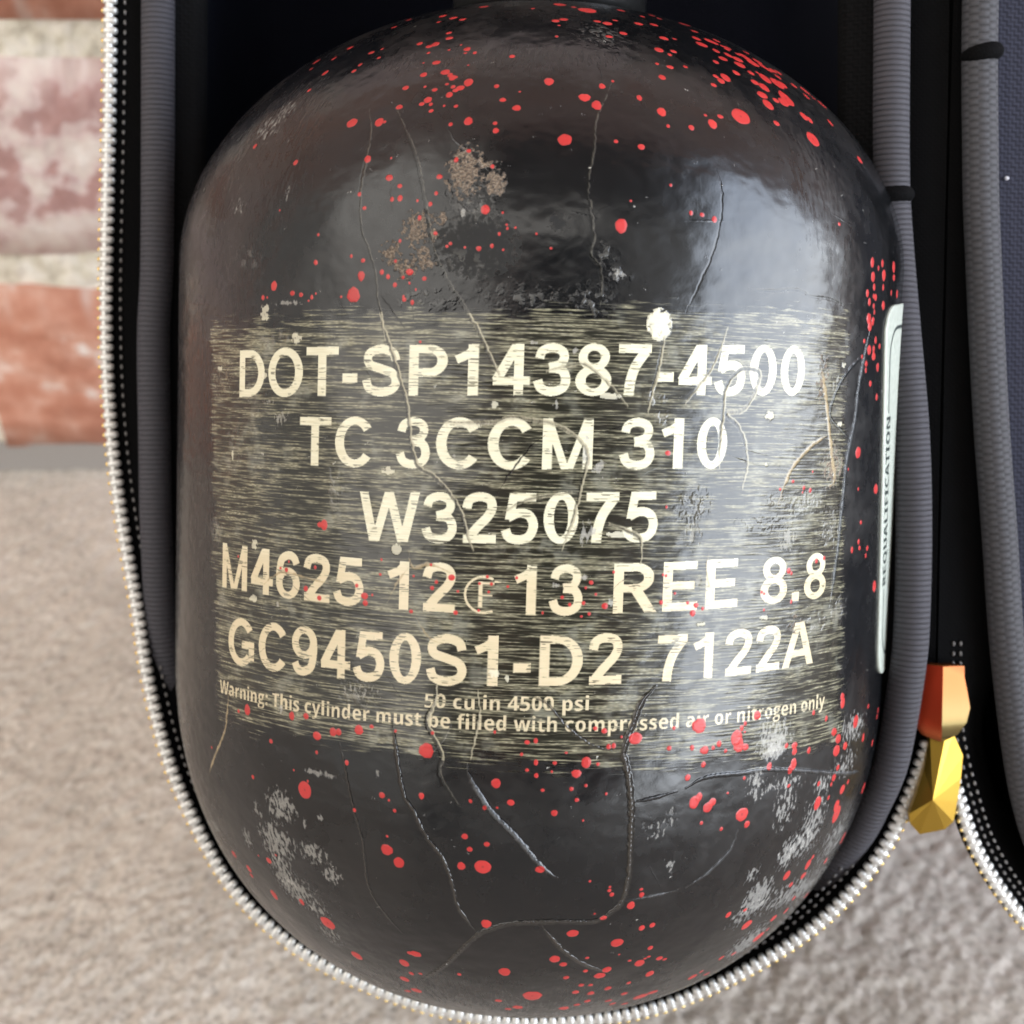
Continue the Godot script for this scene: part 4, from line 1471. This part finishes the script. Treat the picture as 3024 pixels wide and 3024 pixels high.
	out.append_array([510, 1478, 60, 550, 1489, 59, 547, 1501, 42, 626, 1454, 48, 597, 1518, 75, 669, 1508, 49, 708, 1534, 111, 648, 1440, 19, 602, 1453, 18, 809, 1250, 58, 896, 1265, 88, 826, 1244, 26, 781, 1256, 41, 857, 1246, 19, 903, 1244, 21, 792, 1291, 32, 839, 1324, 40, 848, 1329, 18, 890, 1319, 39, 800, 1348, 26, 855, 1341, 25, 843, 1375, 19, 841, 1393, 76, 856, 1408, 72, 980, 1297, 58, 950, 1320, 25, 967, 1327, 27, 982, 1326, 17, 998, 1319, 42, 1026, 1271, 31, 1025, 1246, 28, 1015, 1248, 28, 1016, 1280, 23, 1009, 1262, 20, 1027, 1286, 29, 977, 1238, 18, 1085, 1270, 62, 1074, 1283, 54, 1048, 1271, 25, 1045, 1281, 16, 1099, 1272, 21, 1035, 1303, 23, 1069, 1301, 27, 1086, 1297, 21, 1111, 1307, 19, 1076, 1314, 27, 1050, 1330, 40, 1085, 1339, 16, 1111, 1252, 31, 1117, 1251, 29, 1143, 1243, 75, 1186, 1256, 30, 1105, 1234, 33, 1094, 1231, 24, 1126, 1241, 17, 1061, 1259, 16, 1191, 1233, 22, 943, 1364, 39, 949, 1380, 35, 970, 1372, 35, 938, 1403, 52, 965, 1402, 95, 1036, 1402, 52, 1100, 1418, 19, 1127, 1432, 26, 1131, 1438, 31, 1127, 1427, 19, 1170, 1433, 24, 1172, 1441, 37, 1160, 1456, 55, 1112, 1466, 16, 1125, 1473, 40, 968, 1485, 66, 1086, 1497, 67, 1153, 1517, 78, 1184, 1494, 44, 1199, 1491, 41, 1209, 1533, 39, 1202, 1563, 71, 1234, 1558, 46, 1245, 1562, 30, 1213, 1551, 25, 1208, 1554, 22, 1066, 1544, 68, 1080, 1555, 47, 1089, 1585, 41, 1114, 1543, 26, 1117, 1571, 34, 1151, 1571, 63, 1143, 1584, 71, 1162, 1540, 16, 1183, 1555, 25, 1233, 1593, 65, 1118, 1606, 41, 1134, 1607, 35, 1113, 1626, 51, 1142, 1632, 53, 1169, 1621, 52, 1203, 1611, 37, 1211, 1646, 49, 1261, 1671, 104, 1039, 1636, 133, 992, 1574, 82, 919, 1589, 32, 855, 1556, 68, 846, 1556, 40, 828, 1582, 74, 832, 1606, 40, 850, 1602, 28, 810, 1628, 68, 817, 1662, 78, 795, 1672, 37, 788, 1676, 42, 733, 1593, 87, 978, 1658, 49, 995, 1693, 50, 1014, 1682, 74, 1107, 1687, 74, 1129, 1673, 49, 1145, 1660, 49])
	out.append_array([1190, 1667, 49, 1209, 1686, 50, 1244, 1697, 50, 1281, 1661, 75, 1224, 1232, 89, 1308, 1226, 53, 1285, 1239, 33, 1290, 1234, 28, 1278, 1250, 89, 1282, 1259, 81, 1292, 1262, 48, 1233, 1261, 54, 1253, 1255, 37, 1245, 1259, 27, 1216, 1257, 31, 1263, 1264, 26, 1290, 1244, 17, 1361, 1268, 32, 1376, 1270, 49, 1377, 1277, 49, 1406, 1280, 41, 1334, 1290, 46, 1378, 1293, 66, 1373, 1299, 55, 1410, 1234, 31, 1439, 1245, 34, 1461, 1265, 58, 1474, 1276, 67, 1497, 1289, 58, 1473, 1291, 81, 1484, 1315, 42, 1477, 1327, 53, 1513, 1350, 72, 1528, 1343, 37, 1473, 1335, 31, 1439, 1328, 35, 1524, 1262, 84, 1561, 1290, 55, 1621, 1309, 48, 1570, 1250, 38, 1635, 1267, 44, 1631, 1275, 39, 1479, 1231, 67, 1477, 1223, 53, 1633, 1376, 88, 1225, 1323, 74, 1231, 1317, 51, 1245, 1331, 66, 1251, 1325, 52, 1213, 1292, 40, 1233, 1278, 36, 1272, 1316, 19, 1299, 1346, 92, 1310, 1360, 47, 1239, 1350, 26, 1270, 1361, 27, 1295, 1300, 25, 1446, 1355, 86, 1515, 1385, 116, 1506, 1371, 80, 1473, 1353, 32, 1374, 1320, 28, 1425, 1454, 72, 1451, 1475, 44, 1477, 1450, 74, 1479, 1468, 58, 1483, 1440, 37, 1553, 1465, 47, 1609, 1445, 87, 1327, 1495, 48, 1385, 1527, 84, 1463, 1575, 102, 1462, 1537, 63, 1497, 1534, 51, 1359, 1494, 30, 1569, 1529, 57, 1493, 1510, 42, 1477, 1564, 38, 1385, 1596, 50, 1418, 1597, 42, 1353, 1636, 75, 1363, 1624, 38, 1400, 1645, 51])
	return out


func crack_list() -> Array:
	return [
		[4, 1, [Vector2(813, 531), Vector2(822, 547), Vector2(841, 575), Vector2(853, 593), Vector2(864, 617), Vector2(872, 642), Vector2(879, 666), Vector2(887, 704), Vector2(896, 723), Vector2(911, 749), Vector2(930, 773), Vector2(943, 798)]],
		[4, 1, [Vector2(924, 767), Vector2(941, 790), Vector2(956, 818), Vector2(970, 842)]],
		[4, 1, [Vector2(772, 533), Vector2(787, 567), Vector2(791, 595), Vector2(791, 628), Vector2(793, 664), Vector2(798, 688), Vector2(808, 711), Vector2(817, 734), Vector2(820, 761), Vector2(826, 780), Vector2(831, 806)]],
		[4, 1, [Vector2(823, 778), Vector2(838, 813), Vector2(852, 849), Vector2(862, 880), Vector2(867, 915), Vector2(874, 940), Vector2(881, 949), Vector2(896, 956), Vector2(917, 975), Vector2(931, 998), Vector2(939, 1022), Vector2(946, 1036)]],
		[2, 2, [Vector2(891, 563), Vector2(902, 579), Vector2(913, 590), Vector2(936, 610), Vector2(958, 626)]],
		[3, 1, [Vector2(1103, 489), Vector2(1084, 531), Vector2(1075, 554), Vector2(1071, 591), Vector2(1068, 608), Vector2(1064, 635), Vector2(1068, 662), Vector2(1072, 691), Vector2(1069, 709), Vector2(1080, 724), Vector2(1083, 746), Vector2(1082, 765)]],
		[3, 0, [Vector2(831, 616), Vector2(832, 645), Vector2(837, 665), Vector2(849, 677)]],
		[5, 0, [Vector2(828, 742), Vector2(826, 759), Vector2(837, 772), Vector2(850, 786), Vector2(857, 793)]],
		[3, 0, [Vector2(861, 730), Vector2(864, 761), Vector2(868, 786)]],
		[3, 0, [Vector2(1225, 601), Vector2(1229, 620), Vector2(1228, 649), Vector2(1222, 678), Vector2(1214, 706), Vector2(1202, 731), Vector2(1190, 757), Vector2(1184, 769)]],
		[4, 1, [Vector2(1263, 737), Vector2(1297, 737), Vector2(1341, 733), Vector2(1366, 739), Vector2(1403, 740), Vector2(1451, 750)]],
		[8, 3, [Vector2(1166, 1184), Vector2(1149, 1203), Vector2(1141, 1223), Vector2(1132, 1249), Vector2(1130, 1263), Vector2(1138, 1290), Vector2(1144, 1326), Vector2(1147, 1369), Vector2(1150, 1411), Vector2(1147, 1449), Vector2(1131, 1469), Vector2(1111, 1479), Vector2(1075, 1478), Vector2(1043, 1479), Vector2(1001, 1483), Vector2(974, 1494), Vector2(957, 1504), Vector2(929, 1536), Vector2(897, 1574), Vector2(848, 1619)]],
		[7, 3, [Vector2(1043, 1482), Vector2(1054, 1499), Vector2(1076, 1527), Vector2(1112, 1556), Vector2(1159, 1580)]],
		[5, 2, [Vector2(1152, 1449), Vector2(1181, 1446), Vector2(1205, 1443), Vector2(1223, 1440)]],
		[5, 2, [Vector2(1234, 1438), Vector2(1255, 1426), Vector2(1275, 1409), Vector2(1292, 1390), Vector2(1297, 1367)]],
		[5, 2, [Vector2(1145, 1318), Vector2(1167, 1315), Vector2(1200, 1308)]],
		[5, 2, [Vector2(1211, 1305), Vector2(1234, 1295), Vector2(1258, 1293), Vector2(1292, 1294), Vector2(1332, 1294), Vector2(1410, 1307), Vector2(1492, 1324), Vector2(1577, 1339)]],
		[7, 2, [Vector2(947, 1277), Vector2(949, 1291), Vector2(960, 1311), Vector2(975, 1331), Vector2(992, 1348), Vector2(1011, 1367), Vector2(1029, 1389), Vector2(1050, 1408), Vector2(1061, 1414)]],
		[5, 3, [Vector2(851, 1235), Vector2(857, 1261), Vector2(863, 1299), Vector2(869, 1324), Vector2(880, 1340), Vector2(895, 1369), Vector2(914, 1394), Vector2(924, 1421), Vector2(931, 1459), Vector2(944, 1485), Vector2(957, 1502)]],
		[3, 3, [Vector2(783, 1269), Vector2(792, 1308), Vector2(800, 1350), Vector2(807, 1381), Vector2(808, 1409), Vector2(807, 1446), Vector2(814, 1471), Vector2(830, 1499), Vector2(845, 1519)]],
		[5, 1, [Vector2(907, 1190), Vector2(904, 1210), Vector2(895, 1231), Vector2(904, 1248), Vector2(915, 1269), Vector2(912, 1290), Vector2(923, 1310), Vector2(937, 1328)]],
		[3, 1, [Vector2(955, 1193), Vector2(958, 1216), Vector2(954, 1242), Vector2(949, 1271)]],
		[2, 3, [Vector2(1010, 1194), Vector2(1035, 1203), Vector2(1058, 1227), Vector2(1077, 1242), Vector2(1096, 1252), Vector2(1128, 1260)]],
		[3, 1, [Vector2(1047, 1032), Vector2(1058, 1001), Vector2(1065, 974), Vector2(1070, 950), Vector2(1073, 927), Vector2(1063, 910), Vector2(1034, 894), Vector2(1012, 891), Vector2(984, 888), Vector2(964, 894), Vector2(907, 896)]],
		[2, 0, [Vector2(971, 975), Vector2(982, 955), Vector2(1007, 921), Vector2(1025, 906)]],
		[2, 1, [Vector2(1022, 837), Vector2(1044, 831), Vector2(1066, 828), Vector2(1086, 841), Vector2(1106, 859), Vector2(1118, 872)]],
		[4, 1, [Vector2(1159, 794), Vector2(1156, 817), Vector2(1149, 846), Vector2(1142, 879)]],
		[2, 1, [Vector2(979, 992), Vector2(1003, 979), Vector2(1027, 973), Vector2(1057, 968)]],
		[3, 1, [Vector2(1239, 781), Vector2(1231, 805), Vector2(1216, 833), Vector2(1201, 851), Vector2(1188, 867)]],
		[5, 1, [Vector2(1235, 938), Vector2(1236, 903), Vector2(1238, 873), Vector2(1240, 849), Vector2(1254, 831), Vector2(1268, 826), Vector2(1287, 830), Vector2(1283, 850), Vector2(1266, 872), Vector2(1242, 877), Vector2(1260, 892), Vector2(1271, 912), Vector2(1274, 938), Vector2(1269, 962)]],
		[6, 4, [Vector2(1417, 898), Vector2(1386, 909), Vector2(1358, 928), Vector2(1341, 946), Vector2(1331, 968), Vector2(1326, 982)]],
		[4, 2, [Vector2(1498, 797), Vector2(1462, 814), Vector2(1434, 836), Vector2(1421, 853), Vector2(1415, 878), Vector2(1445, 896), Vector2(1472, 911)]],
		[8, 2, [Vector2(1505, 767), Vector2(1489, 808), Vector2(1479, 843), Vector2(1474, 879), Vector2(1457, 932), Vector2(1453, 975), Vector2(1446, 1039), Vector2(1436, 1102)]],
		[7, 4, [Vector2(1389, 814), Vector2(1402, 849), Vector2(1413, 890), Vector2(1421, 921), Vector2(1430, 953), Vector2(1412, 963)]],
		[4, 1, [Vector2(1101, 1002), Vector2(1122, 1009), Vector2(1139, 1019), Vector2(1141, 1046)]],
		[3, 4, [Vector2(1231, 1027), Vector2(1225, 1051), Vector2(1236, 1081), Vector2(1249, 1096)]],
		[3, 4, [Vector2(648, 1103), Vector2(686, 1080), Vector2(732, 1082), Vector2(776, 1088)]],
		[6, 4, [Vector2(868, 1040), Vector2(875, 1059), Vector2(894, 1054), Vector2(920, 1062)]],
		[4, 4, [Vector2(843, 1101), Vector2(856, 1076), Vector2(873, 1055)]],
		[4, 4, [Vector2(879, 1114), Vector2(897, 1137), Vector2(914, 1142)]],
		[5, 4, [Vector2(587, 1230), Vector2(580, 1271), Vector2(566, 1300), Vector2(504, 1366)]],
	]


func wear_list() -> Array:
	var out := []
	out.append_array([[5, 610, 588, 93, 105, 60], [5, 585, 684, 54, 89, 62], [5, 474, 872, 52, 111, 62], [5, 488, 1050, 48, 94, 62], [5, 1394, 593, 65, 93, 55], [5, 1411, 707, 21, 50, 50], [5, 937, 452, 215, 33, 45], [5, 994, 1645, 267, 56, 50], [0, 680, 1365, 25, 22, 65], [0, 657, 1418, 31, 25, 67], [0, 651, 1464, 25, 27, 60], [0, 668, 1488, 34, 24, 60]])
	out.append_array([[0, 724, 1418, 26, 16, 55], [0, 748, 1444, 18, 17, 55], [0, 698, 1510, 24, 19, 50], [0, 585, 1432, 14, 15, 50], [0, 631, 1381, 12, 12, 45], [0, 720, 1380, 6, 7, 45], [0, 752, 1310, 29, 4, 65], [0, 748, 1367, 5, 5, 60], [0, 463, 1448, 33, 12, 55], [0, 697, 1559, 27, 26, 40], [0, 1339, 1259, 27, 23, 67], [0, 1338, 1271, 18, 10, 80]])
	out.append_array([[0, 1316, 1301, 14, 13, 60], [0, 1315, 1318, 14, 15, 50], [0, 1374, 1347, 22, 33, 50], [0, 1363, 1316, 49, 13, 43], [0, 1448, 1384, 34, 46, 53], [0, 1448, 1330, 27, 17, 50], [0, 1431, 1408, 42, 25, 50], [0, 1406, 1418, 19, 22, 67], [0, 1375, 1479, 25, 29, 77], [0, 1492, 1494, 108, 26, 55], [0, 1433, 1577, 40, 35, 65], [0, 1518, 1269, 42, 19, 60]])
	out.append_array([[0, 1504, 1315, 41, 17, 50], [0, 1547, 1431, 62, 42, 43], [0, 1353, 1508, 20, 21, 43], [0, 1343, 1435, 14, 14, 50], [3, 1152, 781, 12, 14, 85], [3, 853, 1039, 5, 5, 85], [3, 1097, 861, 10, 3, 80], [3, 1114, 1013, 12, 3, 80], [0, 1077, 1012, 12, 13, 50], [0, 1088, 940, 8, 11, 50], [0, 1073, 923, 5, 21, 55], [4, 1149, 860, 16, 11, 55]])
	out.append_array([[4, 1159, 883, 12, 9, 45], [3, 982, 1016, 3, 3, 60], [3, 932, 898, 17, 3, 60], [1, 921, 620, 20, 27, 76], [1, 959, 634, 10, 13, 90], [1, 869, 685, 19, 18, 68], [1, 837, 711, 13, 11, 71], [1, 853, 728, 13, 11, 71], [1, 877, 719, 17, 12, 66], [1, 890, 692, 10, 7, 66], [1, 898, 673, 12, 11, 51], [1, 947, 612, 17, 7, 51]])
	out.append_array([[2, 940, 703, 40, 28, 75], [4, 934, 658, 34, 32, 42], [2, 1031, 675, 13, 11, 35], [4, 922, 720, 44, 22, 35], [4, 1073, 760, 36, 24, 40], [4, 1102, 729, 18, 11, 45], [4, 878, 761, 51, 17, 38], [4, 1085, 709, 18, 16, 40], [0, 923, 668, 3, 7, 65], [0, 1102, 729, 10, 7, 60], [3, 1152, 780, 12, 13, 70], [4, 996, 757, 59, 18, 30]])
	out.append_array([[4, 804, 1211, 38, 20, 40], [0, 809, 1205, 28, 12, 35], [0, 836, 1298, 5, 6, 45], [0, 1180, 1353, 25, 20, 35], [0, 1203, 1399, 9, 14, 45], [0, 1196, 1337, 9, 13, 40], [0, 589, 540, 40, 28, 40], [0, 607, 514, 29, 17, 40], [3, 650, 775, 7, 9, 60], [0, 690, 765, 23, 3, 60], [4, 617, 713, 59, 30, 22], [0, 589, 649, 25, 17, 25]])
	out.append_array([[0, 680, 638, 4, 9, 50], [4, 1424, 1012, 28, 31, 62], [4, 1454, 1112, 28, 21, 62], [1, 1394, 835, 13, 34, 45], [1, 1424, 936, 21, 25, 55], [4, 1323, 976, 25, 10, 55], [0, 1345, 1020, 13, 12, 60], [4, 1207, 982, 29, 25, 45], [4, 1378, 979, 46, 14, 50], [0, 1204, 1011, 13, 17, 45], [4, 1303, 1002, 54, 12, 35], [0, 1423, 836, 15, 12, 35]])
	out.append_array([[1, 1363, 1118, 19, 16, 30], [4, 1411, 1126, 29, 19, 40], [4, 649, 882, 30, 16, 32], [0, 684, 897, 13, 10, 50], [4, 587, 926, 29, 31, 32], [1, 559, 854, 32, 29, 28], [4, 545, 1040, 30, 26, 45], [4, 766, 978, 15, 30, 40], [4, 667, 804, 57, 16, 30], [4, 1106, 384, 61, 51, 40]])
	return out
